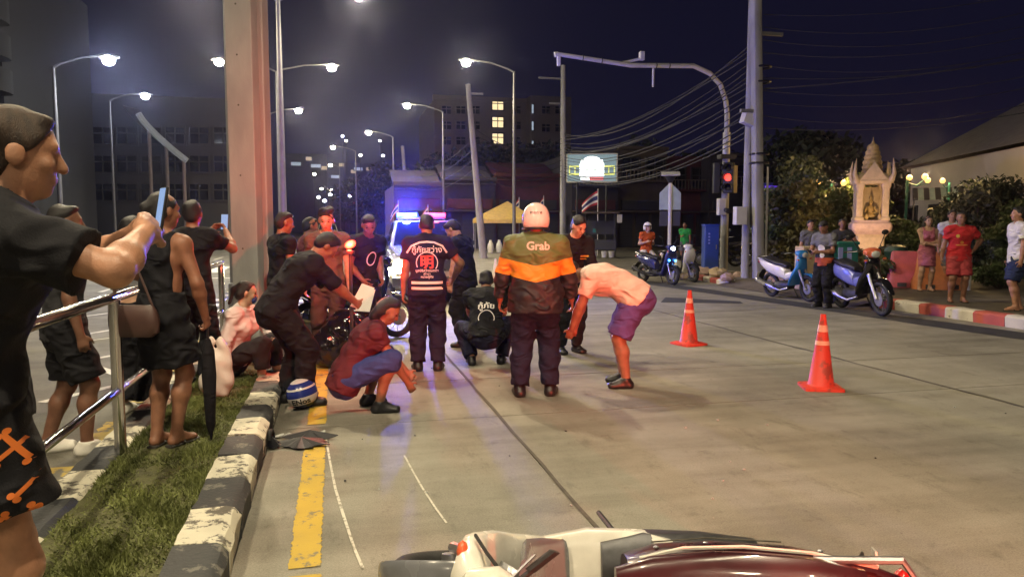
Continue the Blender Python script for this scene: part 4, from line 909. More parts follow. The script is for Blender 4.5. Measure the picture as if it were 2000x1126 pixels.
# flags
def flag(label, px, py, Yd, w, h, lean=0.5, stripes=True, group='small flags along the shop fronts'):
    p = D(px, py, Yd); t = thing('flag', label, 'flag', (p.x, p.y, 0), R(-15), None if stripes == 2 else group)
    MB().tube([(0, 0, 0), (0, 0, p.z + 0.1)], 0.022, 6).build('flagpole', 'galv_white', t)
    bands = [('flag_red', 0, .17), ('flag_white', .17, .34), ('flag_blue', .34, .66), ('flag_white', .66, .83), ('flag_red', .83, 1)] if stripes else [('tent_yellow', 0, 1)]
    for m, f0, f1 in bands:
        vs = []; fs = []
        for i in range(9):
            f = i / 8; x = -w * f; sag = -lean * w * f * (0.5 + f * .5); yv = 0.09 * w * math.sin(f * 7)
            for ff in (f0, f1): vs.append((x, yv + 0.03, p.z - h * ff * (1 - .35 * f) + sag))
            if i: fs.append((2 * i - 2, 2 * i - 1, 2 * i + 1, 2 * i))
        o = MB().add(vs, fs).build('flag_band', m, t)
flag('striped red white and blue flag hanging under the lit signboard', 1168, 372, 38, 0.85, 0.75, 0.85, 2)
for k, (px, py) in enumerate(((778, 395), (1014, 388), (1062, 385), (836, 402))): flag('small striped flag hanging limp from a thin pole', px, py, 46, 0.5, 0.6, 1.6)

# food stall and pale boards under the flag
st = thing('food_stall', 'dark food cart with roof and pale boards, under the flag', 'stall', XY(1172, 36, 0.02), R(-18))
for x in (-.75, .75):
    for y_ in (-.4, .4): MB().tube([(x, y_, 0), (x, y_, 2.2)], 0.03, 6).build('post', 'dark_frame', st)
MB().box((0, 0, .62), (1.6, .9, .5)).build('counter', 'shutter', st, bevel=.02); MB().box((0, -.1, 2.24), (1.9, 1.3, .07)).build('roof', 'wall_brown', st, bevel=.01); MB().box((0, .42, 1.5), (1.5, .03, .7)).build('back_panel', 'shutter', st)
MB().box((-1.2, -.3, 1.55), (.42, .04, 1.05)).build('pale_board', 'sign_back', st); MB().box((.95, -.5, 1.95), (.26, .16, .42)).build('lamp_box', 'galv_white', st, bevel=.01); MB().box((-.3, -.46, 1.35), (.16, .02, .2)).build('green_card', 'teal', st)
for x in (-.35, .2, .55): MB().lathe([(.13, 0), (.16, .3), (.17, .32)], (x, -.75, 0), 10).build('bucket', 'galv_white', st)
tt = thing('canopy_tent', 'yellow pointed canopy tent in front of the shops', 'tent', XY(985, 45, 0.02), R(-12))
MB().add([(-1.9, -1.9, 2.0), (1.9, -1.9, 2.0), (1.9, 1.9, 2.0), (-1.9, 1.9, 2.0), (0.2, 0, 3.1), (-1.9, -1.9, 1.75), (1.9, -1.9, 1.75), (1.9, 1.9, 1.75), (-1.9, 1.9, 1.75)], [(0, 1, 4), (1, 2, 4), (2, 3, 4), (3, 0, 4), (0, 1, 6, 5), (1, 2, 7, 6), (2, 3, 8, 7), (3, 0, 5, 8)]).build('canopy', 'tent_yellow', tt, smooth=False)
for x in (-1.85, 1.85):
    for y_ in (-1.85, 1.85): MB().tube([(x, y_, 0), (x, y_, 2.0)], 0.03, 6).build('leg', 'alu', tt)
for k, (px, Yd) in enumerate(((942, 43), (958, 43), (975, 44), (1012, 43), (1026, 43))):
    o = MB().lathe([(0.16, 0), (0.2, 0.3), (0.17, 0.5), (0.1, 0.62), (0.08, 0.75)], n=10).build('plastic_drum', 'galv_white'); o.location = XY(px, Yd, 0.02); tag(o, 'small pale drum standing on the pavement near the yellow tent', 'drum', 'drums near the yellow tent')

# ------------------------------------------------------------------ buildings
def building(label, px0, px1, Yd, ytop, m, depth=10, z0=0.0, name='building'):
    a = XY(px0, Yd); bq = XY(px1, Yd); top = D((px0 + px1) / 2, ytop, Yd).z
    t = thing(name, label, 'building', ((a.x + bq.x) / 2, Yd, z0)); w = bq.x - a.x
    MB().box((0, depth / 2, top / 2), (w, depth, top)).build('wall', m, t)
    return t, w, top, lambda px, py: D(px, py, Yd) - Vector(t.location)
def window(t, c, w, h, pane, frame='dark_frame', cross=True):
    f = MB(); e = 0.06 + 0.05 * w; f.box(c + V(0, -.05, h / 2), (w, .12, e)).box(c + V(0, -.05, -h / 2), (w, .12, e)).box(c + V(-w / 2, -.053, 0), (e, .12, h + e)).box(c + V(w / 2, -.053, 0), (e, .12, h + e))
    if cross: f.box(c + V(0, -.045, 0), (e * .7, .07, h - e)).box(c + V(0, -.047, h * .12), (w - e, .07, e * .7))
    fo = f.build('window', frame, t); MB().box(c + V(0, -.015, 0), (w - e * .5, .05, h - e * .5)).build('pane', pane, fo); return fo
t, w, top, at = building('brown hotel block with three lit windows, high behind the poles', 850, 1036, 88, 197, 'wall_hotel', 16)
MB().box((0, 0, top + .2), (w + .3, .5, .5)).build('parapet', 'wall_hotel', t)
for k, (px, py) in enumerate(((972, 205), (972, 239), (972, 271))): window(t, at(px, py), 1.45, 1.3, 'window_glow')
for px in (872, 900, 928, 1008):
    for py in (215, 245, 275): window(t, at(px, py), 1.2, 1.0, 'glass_dark', 'wall_hotel')
t, w, top, at = building('taller brown hotel wing with narrow window slits, behind the utility pole', 1036, 1114, 86, 188, 'wall_hotel', 16)
for py in (213, 246, 284): window(t, at(1040, py), .3, 1.1, 'window_cool', cross=False)
for px in (1066, 1092):
    for py in (215, 250, 285): window(t, at(px, py), 1.1, 1.0, 'glass_dark', 'wall_hotel')
# shop houses
shops = [(1116, 1206, 300, 'wall_dark', 'narrow dark shop house behind the food cart'), (1206, 1300, 292, 'wall_brown', 'dark shop house with arched balcony, left of the white sign post'), (1300, 1384, 312, 'wall_red', 'dark red fronted shop house behind the white sign post'), (1384, 1475, 305, 'wall_dark', 'dark shop house behind the traffic light pole'),
         (866, 968, 352, 'wall_dark', 'low dark shop house with louvred front, left of the yellow tent'), (968, 1092, 345, 'wall_red', 'low shop house with dark red front behind the yellow tent'), (770, 866, 362, 'wall_brown', 'low brown shop house right of the police pickup'), (1475, 1580, 318, 'wall_dark', 'dark shop house behind the utility pole and the trees')]
for k, (x0, x1, yt, m, lab) in enumerate(shops):
    t, w, top, at = building(lab, x0, x1, 51 + (k % 3) * .7, yt, m, 9, 0.0, 'shop_house')
    lower = k in (4, 5, 6); gh = 2.5
    n = 3 if w > 3 else 2
    for i in range(n):
        xx = -w / 2 + w * (i + .5) / n; sh = MB().box((xx, -.03, 1.25), (w / n - .25, .08, 2.4)).build('shutter', 'shutter', t)
        for j in range(8): MB().box((xx, -.08, .25 + j * .28), (w / n - .3, .03, .03)).build('slat', 'dark_frame', sh)
    MB().box((0, -.6, gh + .15), (w - .1, 1.2, .1)).build('awning', 'wall_brown', t)
    MB().box((0, -.12, gh + .62), (w - .5, .16, .7)).build('signboard', 'wall_red' if k % 2 == 0 else 'shutter', t, bevel=.02)
    MB().box((0, -.06, top + .1), (w + .1, .4, .25)).build('cornice', m, t)
    if not lower:
        for i in range(2): window(t, V(-w / 4 + i * w / 2, 0, top - 1.35), w / 2 - .5, 1.5, 'glass_dark')
        MB().box((0, -.5, top - 2.35), (w - .3, .9, .12)).build('balcony', m, t)
        bal = MB()
        for i in range(12): bal.box((-w / 2 + .3 + i * (w - .6) / 11, -.9, top - 1.95), (.05, .05, .7))
        bal.box((0, -.9, top - 1.58), (w - .4, .08, .06)).build('balustrade', 'wall_hotel', t)
    else:
        MB().add([(-w / 2, -.3, top - .3), (w / 2, -.3, top - .3), (w / 2, 4, top + 1.3), (-w / 2, 4, top + 1.3)], [(0, 1, 2, 3)]).build('roof', 'wall_red' if k == 5 else 'wall_dark', t)
o = MB().box((0, 0, 0), (1.6, .15, .8)).build('shop_sign', 'sign_blue', bevel=.02); o.location = D(1485, 370, 40); tag(o, 'dim blue sign hung beside the utility pole', 'sign')
o = MB().box((0, 0, 0), (.9, .15, .55)).build('shop_sign', 'violet_glow', bevel=.02); o.location = D(1508, 372, 39); tag(o, 'small glowing violet sign right of the utility pole', 'sign')
# far end of the road: hillside of dark blocks with scattered lit windows
for k, (x0, x1, Yd, yt, lab, wins) in enumerate(((556, 640, 190, 300, 'far dark block left of the road with scattered lit windows', ((603, 310), (617, 324), (633, 328), (578, 320))), (640, 735, 210, 318, 'far dark block at the end of the road with scattered lit windows', ((667, 298 + 24), (700, 290 + 40), (690, 335), (655, 345), (720, 330))), (735, 850, 150, 335, 'far dark block behind the police pickup', ((748, 345), (797, 390), (812, 372))))):
    t, w, top, at = building(lab, x0, x1, Yd, yt, 'wall_dark', 14)
    for i, (px, py) in enumerate(wins): window(t, at(px, py), 1.5 + (i % 2), 1.0, 'window_cool' if i % 2 else 'window_dim', cross=False)
for k, (px, py, Yd) in enumerate(((614, 340, 120), (622, 385, 110), (645, 380, 110), (648, 372, 120), (634, 392, 100), (684, 382, 100), (704, 303, 130), (742, 275, 140), (669, 266, 140), (676, 275, 150), (748, 304, 120))):
    p = D(px, py, Yd); t = thing('distant_lamp', 'tiny distant lamp glowing over the far end of the road', 'street lamp', (p.x, p.y, 0), 0, 'distant lamps at the end of the road')
    MB().tube([(0, 0, 0), (0, 0, p.z - .1)], .07, 6).build('pole', 'dark_frame', t); MB().ball((0, 0, p.z), (.26, .26, .2), 8, 6).build('lens', 'far_white' if k % 3 else 'far_glow', t)
# left side: tower with rounded balconies, low building with curved lit canopy
t, w, top, at = building('grey tower with rounded balcony slabs at the left edge', -260, 22, 42, -160, 'wall_grey', 14)
for k, py in enumerate((-60, 22, 92, 160, 230, 300, 370)):
    z = D(20, py, 41).z; MB().loft([((0, -1.2, z - .55), (w / 2 + .7, 0, 0), (0, 1.3, 0), 4), ((0, -1.2, z + .55), (w / 2 + .7, 0, 0), (0, 1.3, 0), 4)], 24).build('balcony', 'wall_grey', t)
t, w, top, at = building('dark grey hall behind the bystanders, with a curved lit band', 22, 475, 60, 185, 'wall_grey', 20)
pts = []; bk_ = []
for i in range(15):
    f = i / 14; q_ = at(288 + 90 * f, 232 + 88 * f ** 0.8); pts.append(q_ + V(0, -2.6, 0)); bk_.append(q_ + V(-1.6, 0, .9)); bk_.append(q_ + V(0, -2.7, .3))
MB().tube(pts, .22, 8).build('curved_light_tube', 'arc_glow', t)
MB().add(bk_, [(2 * i, 2 * i + 1, 2 * i + 3, 2 * i + 2) for i in range(14)]).build('curved_canopy', 'wall_hotel', t)
for i in (3, 8, 13): MB().tube([pts[i], (pts[i].x, pts[i].y, 0)], .12, 8).build('canopy_post', 'wall_hotel', t)
for i in range(9):
    for j in range(3): window(t, at(60 + i * 47, 265 + 55 * j), 1.4, 1.3, 'glass_dark', 'wall_grey')

# right: pale hall with pitched roof
A0 = XY(2110, 19.5); A1 = D(1775, 441, 33.5); A1.z = 0; dv = (A1 - A0).normalized(); L = (A1 - A0).length
hall = thing('hall', 'pale walled hall with tiled pitched roof behind the shrine garden', 'building', (A0.x, A0.y, 0.1), math.atan2(dv.y, dv.x))
MB().box((L / 2, -6, 2.3), (L, 12, 4.4)).build('wall', 'wall_white', hall)
MB().add([(-1, .5, 4.55), (L + .3, .5, 4.55), (L + .3, -6, 8.2), (-1, -6, 8.2), (L + .3, -12.5, 4.55), (-1, -12.5, 4.55)], [(0, 1, 2, 3), (3, 2, 4, 5), (0, 3, 5), (1, 4, 2)]).build('roof', 'roof_tile', hall, smooth=False)
for i in range(5):
    wf = MB().box((2 + i * 3.2, .03, 1.7), (1.7, .1, 1.7)).build('window', 'dark_frame', hall); MB().box((2 + i * 3.2, .07, 1.7), (1.5, .06, 1.5)).build('pane', 'glass_dark', wf)
aw = thing('awning', 'striped metal awning at the side of the pale hall', 'awning', D(1832, 378, 25), R(-40)); 
for i in range(9): MB().box((-0.8 + i * .2, 0, 0), (.19, 1.1, .03 if i % 2 else .05), Matrix.Rotation(R(26), 3, 'X')).build('awning_panel', 'awning' if i % 2 else 'shutter', aw)
for x in (-.85, .85): MB().tube([(x, -.45, -.25), (x, -.45, -aw.location.z + .1)], .03, 6).build('post', 'dark_frame', aw)

# ------------------------------------------------------------------ spirit house
sh = thing('spirit_house', 'ornate cream spirit house with golden spire on a tall pedestal', 'shrine', XY(1699, 17.3, 0.13), R(-32)); sh.scale = (.87, .87, .90); sz = 23.0 / 1450
def sq(rings, m, name, par=None): return MB().loft([((0, 0, z), (w / 2, 0, 0), (0, w / 2, 0), 9) for w, z in rings], 24).build(name, m, par or sh, ang=30)
sq([(1.0, 0), (.98, .25), (.86, .3), (.80, .8), (.78, 1.25), (.84, 1.32), (.92, 1.38)], 'stone_cream', 'pedestal')
sq([(.92, 1.38), (1.02, 1.44), (1.12, 1.50), (1.16, 1.60), (1.13, 1.70), (1.02, 1.75), (.98, 1.80)], 'stone_pink', 'plinth')
for x in (-.36, .36):
    for y_ in (-.36, .36):
        c_ = MB().loft([((x, y_, z), (w, 0, 0), (0, w, 0), 7) for w, z in ((.14, 1.8), (.14, 1.87), (.10, 1.9), (.095, 2.7), (.13, 2.78), (.13, 2.9))], 14).build('column', 'stone_cream', sh)
MB().box((0, .36, 2.3), (.6, .06, 1.0)).build('back_wall', 'stone_cream', sh)
for x in (-.40, .40): MB().box((x, 0, 2.3), (.05, .56, 1.0)).build('side_wall', 'stone_cream', sh)
sq([(.96, 2.86), (1.04, 2.94), (1.0, 3.0), (.80, 3.14), (.62, 3.2)], 'stone_cream', 'roof')
for x in (-1, 1):
    for y_ in (-1, 1):
        MB().tube([(x * .46, y_ * .46, 2.9), (x * .54, y_ * .54, 3.15), (x * .52, y_ * .52, 3.42), (x * .50, y_ * .50, 3.6)], [.09, .065, .03, .006], 8).build('corner_finial', 'stone_cream', sh)
    MB().prism([(-.4, 2.95), (.4, 2.95), (.25, 3.16), (0, 3.5), (-.25, 3.16)], -.03, .03, (Matrix.Translation((0, x * .47, 0)) @ Matrix.Rotation(R(90), 4, 'X'))).build('gable', 'stone_cream', sh)
    MB().prism([(-.4, 2.95), (.4, 2.95), (.25, 3.16), (0, 3.5), (-.25, 3.16)], -.03, .03, (Matrix.Translation((x * .47, 0, 0)) @ Matrix.Rotation(R(90), 4, 'Z') @ Matrix.Rotation(R(90), 4, 'X'))).build('gable', 'stone_cream', sh)
pr_ = []; z = 3.18; w = .60
for k in range(6): pr_ += [(w / 2, z), (w / 2 * 1.05, z + .06), (w / 2 * .98, z + .10), (w / 2 * .86, z + .14)]; z += .14; w *= (.95, .93, .9, .86, .8, .7)[k]
pr_ += [(.06, z + .05), (.02, z + .14), (.005, z + .24)]
MB().lathe(pr_, n=20).build('spire', 'gold_stone', sh)
fg = MB(); fg.ball((0, 0, 1.92), (.17, .14, .10)).ball((0, 0, 2.10), (.10, .08, .16)).ball((0, 0, 2.33), (.06, .06, .08)).lathe([(.06, 2.37), (.03, 2.45), (.005, 2.56)], n=10).tube([(-.1, 0, 2.2), (-.16, -.06, 2.05), (-.04, -.12, 2.0)], .03, 6).tube([(.1, 0, 2.2), (.16, -.06, 2.05), (.04, -.12, 2.0)], .03, 6); fg.build('seated_figurine', 'gold_stone', sh)
for x in (-.26, -.14, .22): MB().lathe([(.05, 1.8), (.06, 1.9), (.03, 1.98)], (x, -.30, 0), 8).build('offering_cup', 'gold_stone', sh)
# globe lamps of the garden
def globe_lamp(label, px, Yd, globes, m='teal', group='garden globe lamps'):
    b = XY(px, Yd, 0.13); t = thing('garden_lamp', label, 'lamp', b, 0, group); hs = [D(a, c, Yd) - b for a, c in globes]; tz = sum(h.z for h in hs) / len(hs) - .05
    MB().tube([(0, 0, 0), (0, 0, tz)], .045, 8).build('post', m, t)
    for h in hs:
        MB().tube([(0, 0, tz - .1), (h.x * .5, h.y * .5, tz - .2), (h.x, h.y, h.z - .1)], .018, 6).build('arm', m, t); g_ = MB().ball(h, .095, 12, 8).build('globe', 'globe_glow', t)
        point_light('globe_light', t, h + V(0, 0, .22), 110, (1.0, .62, .22), .1)
globe_lamp('garden lamp with two yellow globes left of the spirit house', 1622, 21.5, ((1601, 354), (1648, 357))); globe_lamp('garden lamp on a teal post, three yellow globes right of the spirit house', 1768, 21, ((1776, 347), (1806, 345), (1812, 352))); globe_lamp('garden lamp with a single yellow globe, rightmost of the garden', 1850, 22.5, ((1841, 353),))
point_light('shrine_fill_spot', sh, (-.4, -2.6, 1.2), 190, (1.0, .62, .30), .06, 'SPOT', (R(105), 0, R(-8)), 75)  # added fill light that brightens the spirit house, no fitting stands here

# ------------------------------------------------------------------ planting
G1 = 'shrubs in the shrine garden'
for k, (px, Yd, h, r, m) in enumerate(((1520, 20, 2.6, 1.0, 'leaf'), (1556, 19.5, 2.9, 1.1, 'leaf_dry'), (1590, 20.5, 3.1, 1.1, 'leaf'), (1630, 21, 2.7, 1.0, 'leaf_dry'), (1660, 22, 3.2, 1.2, 'leaf'), (1760, 20.5, 1.8, .9, 'leaf'), (1900, 19, 2.6, 1.2, 'leaf_dark'), (1945, 20, 3.2, 1.5, 'leaf_dark'), (1985, 17, 2.2, 1.0, 'leaf'), (1535, 24, 4.2, 1.6, 'leaf_dark'), (1840, 21, 2.0, 1.0, 'leaf_dark'))):
    lab = ['leafy green shrub just right of the utility pole', 'yellowish shrub behind the blue scooter', 'tall green shrub under the left garden globes', 'yellow green shrub right of the left garden globes', 'tall green shrub left of the spirit house', 'low green shrub between spirit house and woman in pink', 'dark round tree behind the man in red', 'large dark shrub by the pale hall wall', 'leafy shrub at the right edge behind the white shirted man', 'tall dark shrub behind the utility pole', 'dark low shrub under the striped awning'][k]
    plant('shrub', lab, 'shrub', XY(px, Yd, 0.13), h, r, 4200, 0.085, m, True, 20 + k, G1, 0.08, 26)
for k, (px, Yd, h, r, m) in enumerate(((1668, 15.8, .95, .6, 'leaf_dry'), (1715, 15.6, .85, .6, 'leaf'), (1748, 15.8, 1.0, .5, 'leaf_dry'), (1962, 14.2, .95, .62, 'leaf'), (1930, 15.5, 1.1, .6, 'leaf_dark'), (1600, 17.5, .9, .6, 'leaf_dark'))):
    lab = ['low yellowish bush at the foot of the spirit house, left side', 'low green bush directly in front of the spirit house pedestal', 'low bush right of the spirit house with pale tips', 'rounded clipped bush between the red man and the right edge', 'low dark bush behind the clipped round bush', 'low dark bush behind the delivery rider'][k]
    plant('bush', lab, 'bush', XY(px, Yd, 0.13), h, r, 2200, 0.05, m, False, 60 + k, 'low bushes along the pavement', 0.15, 16)
for k, (px, Yd, h, r, lab) in enumerate(((985, 70, 9.5, 5, 'dark tree in front of the hotel windows'), (1065, 68, 9, 4.5, 'dark tree in front of the hotel wing'), (890, 72, 8.5, 5, 'dark tree at the foot of the hotel, left side'), (1250, 60, 8.5, 5, 'dark tree behind the shop houses left of the sign post'), (1370, 58, 8, 4.5, 'dark tree behind the shop houses by the traffic light'), (755, 95, 9, 5, 'dark far tree above the pickup'), (1590, 42, 7.5, 4, 'large dark tree behind the shrine garden'), (1730, 45, 6.5, 4, 'dark tree behind the spirit house'), (700, 120, 9, 5, 'dark far tree left of the pickup'))):
    plant('tree', lab, 'tree', XY(px, Yd), h, r, 3600, 0.30, 'leaf_dark', True, 90 + k, 'dark trees in the background', 0.3, 26)

# low planter wall and things along the pavement
wl_ = thing('planter_wall', 'low pale stone planter wall behind the parked scooters', 'wall', XY(1560, 16.9, 0.13), R(-36))
for k in range(3, 9): MB().box((-2.4 + k * .6, 0, .12), (.57, .3, .25 + .03 * (k % 2))).build('stone', 'stone_cream' if k % 3 else 'stone_pink', wl_, bevel=.03)
o = MB().box((0, 0, .5), (.42, .34, 1.0)).build('concrete_pillar', 'stone_cream', bevel=.02); o.location = XY(1578, 15.2, 0.13); tag(o, 'square pale stone pillar behind the delivery rider', 'pillar')
def barrier(label, px, Yd, m, rz=-30):
    t = thing('traffic_barrier', label, 'barrier', XY(px, Yd, 0.14), R(rz), 'plastic road barriers')
    MB().loft([((0, 0, 0), (.55, 0, 0), (0, .24, 0), 7), ((0, 0, .16), (.55, 0, 0), (0, .24, 0), 7), ((0, 0, .36), (.5, 0, 0), (0, .12, 0), 7), ((0, 0, .82), (.46, 0, 0), (0, .08, 0), 7), ((0, 0, .86), (.43, 0, 0), (0, .06, 0), 7)], 20).build('shell', m, t)
    for x in (-.25, .25): MB().box((x, 0, .07), (.2, .5, .1)).build('forklift_slot', 'joint', t)
barrier('red plastic road barrier behind the woman in pink, left one', 1785, 15.0, 'barrier_red'); barrier('orange plastic road barrier between the woman in pink and the red man', 1838, 14.4, 'barrier_orange', -24)
bn = thing('litter_bin', 'dark green litter bin behind the parked motorbike', 'bin', XY(1752, 15.6, 0.14)); MB().lathe([(.2, 0), (.25, .75), (.27, .78), (.27, .84)], n=14).build('body', 'bin_green', bn); MB().lathe([(.28, .84), (.24, .95), (.05, 1.0)], n=14).build('lid', 'bin_green', bn)
o = MB().tube([(0, 0, 0), (0, 0, .75), (0, 0, .8)], [.055, .055, .03], 12).build('bollard', 'galv_white'); o.location = XY(1897, 14.0, 0.14); tag(o, 'thin white bollard right of the man in red', 'bollard')

# ------------------------------------------------------------------ overhead cables
def cable(a, b, sag, r, lab, grp):
    a, b = Vector(a), Vector(b); pts = [a.lerp(b, i / 14) + Vector((0, 0, -sag * 4 * (i / 14) * (1 - i / 14))) for i in range(15)]
    o = MB().tube(pts, r, 5).build('overhead_cable', 'cable'); tag(o, lab, 'cable', grp)
rng = random.Random(5)
top1 = Vector((p1.location.x, p1.location.y, 0)); top2 = Vector((p2.location.x, p2.location.y, 0)); top3 = Vector((p3.location.x, p3.location.y, 0))
for k in range(16):
    z1 = 4.2 + k * .17; cable(top1 + V(-.1, .1, z1), top2 + V(0, 0, 4.3 + k * .16), .55 + .5 * rng.random(), .012 + .008 * rng.random(), 'black cable of the sagging bundle between the two concrete poles', 'cable bundle left of the utility pole')
for k in range(10):
    cable(top1 + V(0, .1, 4.3 + k * .34), D(2150, 190 - k * 26, 15.5), .25 + .3 * rng.random(), .012, 'thin cable running from the utility pole up to the right edge', 'cables right of the utility pole')
for k in range(8): cable(top2 + V(0, 0, 4.4 + k * .3), top3 + V(-.4, 0, 4.2 + k * .3), .6 + .3 * rng.random(), .016, 'thin cable sagging between the poles in front of the hotel', 'cables in front of the hotel')
for k in range(4): cable(top3 + V(-.4, 0, 4.4 + k * .5), (p4.location.x, p4.location.y, 5 + k * .5), .8, .016, 'thin cable running along the road behind the pickup', 'cables above the pickup')
cable(top1 + V(0, 0, 5.35), D(2150, 88, 15), .15, .022, 'pale thick cable rising from the utility pole to the right edge', None)
# ------------------------------------------------------------------ motorbikes (local: y forward, z up, wheels on z = 0)
def wheel(t, y, r, tw, name, spokes=True, rimm='alu'):
    wz = r; rim = MB().torus((0, y, wz), r - tw * 1.25, 0.016, 'X', 28, 6).tube([(-.06, y, wz), (.06, y, wz)], .045, 12)
    if spokes:
        for k in range(12):
            a = k * math.pi / 6; rim.tube([((-1) ** k * .03, y + .04 * math.cos(a + .5), wz + .04 * math.sin(a + .5)), (0, y + (r - tw * 1.3) * math.cos(a), wz + (r - tw * 1.3) * math.sin(a))], .004, 4, False)
    else:
        for k in range(5):
            a = k * 2 * math.pi / 5; rim.tube([(0, y, wz), (0, y + (r - tw * 1.2) * math.cos(a), wz + (r - tw * 1.2) * math.sin(a))], [.03, .018], 6)
    w = rim.build('wheel', rimm, t); MB().torus((0, y, wz), r - tw, tw, 'X', 32, 10).build('tyre', 'rubber', w)
    MB().tube([(.045, y, wz), (.055, y, wz)], r * .42, 18).build('brake_disc', 'alu', w); return w
def bike(label, loc, rz, main='white_gloss', accent='grey_gloss', seatm='seat_black', lean=0, steer=0, head='glass_clear', scooter=True, led=None, rot=None, group=None, mirrors=True, wheels='alu', s=1.0, shield=None, name='motor_scooter', tail='red_dim', fill=None, body2=None, barw=1.0):
    t = thing(name, label, 'motorbike', loc, R(rz), group, rot or (0, R(lean), R(rz))); t.scale = (s, s, s)
    shield = shield or main; body2 = body2 or main
    r = .25 if scooter else .28; fy, ry = .64, -.60; tw = .048 if scooter else .042
    wheel(t, fy, r, tw, 'f', not scooter, wheels); wheel(t, ry, r, tw * 1.1, 'r', not scooter, wheels)
    X = lambda w: (w, 0, 0)
    # fork and front fender
    for sx in (-1, 1): MB().tube([(sx * .085, fy, r), (sx * .085, fy - .14, r + .30), (sx * .05, fy - .26, r + .56)], [.022, .026, .03], 8).build('fork_leg', 'alu', t)
    fm = MB(); rg = []
    for k in range(11):
        a = R(15 + 135 * k / 10); d = Vector((0, math.cos(a), math.sin(a))); w = .075 * (0.55 + .45 * math.sin(math.pi * k / 10)); rg.append((Vector((0, fy, r)) + d * (r + .035), X(w), d * .012))
    fm.loft(rg, 12).build('front_fender', accent if scooter else shield, t)
    # leg shield
    rg = [((0, .50, 1.0), X(.09), (0, .05, .02)), ((0, .53, .92), X(.16), (0, .07, .02)), ((0, .53, .78), X(.20), (0, .065, .0)), ((0, .47, .62), X(.19), (0, .055, -.01)), ((0, .40, .48), X(.165), (0, .05, -.01)), ((0, .30, .33), X(.14), (0, .05, -.03)), ((0, .22, .25), X(.12), (0, .04, -.04))]
    if not scooter: rg = [((0, .44, .96), X(.08), (0, .05, .02)), ((0, .46, .88), X(.12), (0, .07, .02)), ((0, .44, .74), X(.13), (0, .08, 0)), ((0, .36, .60), X(.19), (0, .05, -.02)), ((0, .27, .46), X(.20), (0, .04, -.02)), ((0, .18, .34), X(.17), (0, .03, -.02))]
    MB().loft(rg, 18, 2.6).build('leg_shield', shield, t)
    if scooter: MB().loft([((0, .36, .88), X(.13), (0, .02, 0)), ((0, .35, .70), X(.17), (0, .025, 0)), ((0, .29, .50), X(.15), (0, .025, 0)), ((0, .20, .36), X(.13), (0, .025, 0))], 14).build('inner_shield', accent, t)
    # handlebar cowl, bars
    hc = MB().loft([((0, .58, .98), X(.06), (0, 0, .05)), ((0, .53, 1.0), X(.12), (0, .02, .075)), ((0, .44, 1.03), X(.13), (0, .02, .06)), ((0, .36, 1.04), X(.08), (0, 0, .03))], 16, 2.4).build('handlebar_cowl', main, t)
    hb = MB().tube([(-.33, .28, 1.05), (-.18, .38, 1.05), (0, .42, 1.04), (.18, .38, 1.05), (.33, .28, 1.05)], .013, 8).build('handlebar', 'dark_frame', t); hb.scale.x = barw
    for sx in (-1, 1):
        MB().tube([(sx * .24, .345, 1.05), (sx * .35, .27, 1.05)], .019, 8).build('grip', 'rubber', hb); MB().tube([(sx * .2, .40, 1.05), (sx * .33, .33, 1.045)], .006, 6).build('brake_lever', 'alu', hb)
        if mirrors:
            MB().tube([(sx * .17, .40, 1.06), (sx * .24, .41, 1.20), (sx * .28, .40, 1.27)], .007, 6).build('mirror_stem', 'dark_frame', hb); MB().ball((sx * .29, .40, 1.30), (.062, .018, .042), 12, 8).build('mirror', 'black_plastic', hb)
    MB().ball((0, .585, .985), (.075, .03, .055), 14, 8).build('headlight', head, t)
    if led:
        for sx in (-1, 1): MB().ball((sx * .11, .58, .66), .028, 10, 6).build('fog_lamp', led, t)
    for sx in (-1, 1): MB().ball((sx * .155, .56, .90), (.035, .02, .02), 8, 6).build('indicator', 'orange_gloss', t)
    # floor, body, seat
    if scooter: MB().loft([((0, .30, .30), X(.13), (0, 0, .05)), ((0, .10, .285), X(.165), (0, 0, .045)), ((0, -.12, .30), X(.16), (0, 0, .055)), ((0, -.22, .36), X(.13), (0, 0, .10))], 16, 4).build('footboard', accent if not fill else fill, t)
    else: MB().loft([((0, .36, .72), X(.06), (0, .02, .07)), ((0, .20, .55), X(.075), (0, .02, .08)), ((0, .0, .50), X(.08), (0, 0, .08)), ((0, -.15, .56), X(.09), (0, 0, .10))], 14, 3).build('frame_cover', body2, t)
    zb = .55 if scooter else .60
    sd = MB().loft([((0, -.02, zb - .06), X(.09), (0, 0, .12)), ((0, -.14, zb), X(.135), (0, 0, .16)), ((0, -.34, zb + .05), X(.15), (0, 0, .155)), ((0, -.58, zb + .09), X(.14), (0, 0, .13)), ((0, -.80, zb + .16), X(.10), (0, 0, .085)), ((0, -.93, zb + .22), X(.05), (0, 0, .04))], 18, 2.8).build('side_body', body2, t)
    MB().loft([((0, .04, zb + .13), X(.075), (0, 0, .035)), ((0, -.08, zb + .165), X(.115), (0, 0, .05)), ((0, -.28, zb + .185), X(.135), (0, 0, .055)), ((0, -.42, zb + .215), X(.135), (0, 0, .06)), ((0, -.60, zb + .255), X(.125), (0, 0, .05)), ((0, -.76, zb + .275), X(.09), (0, 0, .035))], 16, 2.8).build('seat', seatm, t)
    MB().tube([(-.11, -.62, zb + .22), (-.12, -.88, zb + .30), (0, -.95, zb + .31), (.12, -.88, zb + .30), (.11, -.62, zb + .22)], .014, 8).build('grab_rail', 'alu', t)
    tl_ = MB().ball((0, -.925, zb + .19), (.08, .035, .04), 12, 8).build('tail_light', 'red_plastic', t)
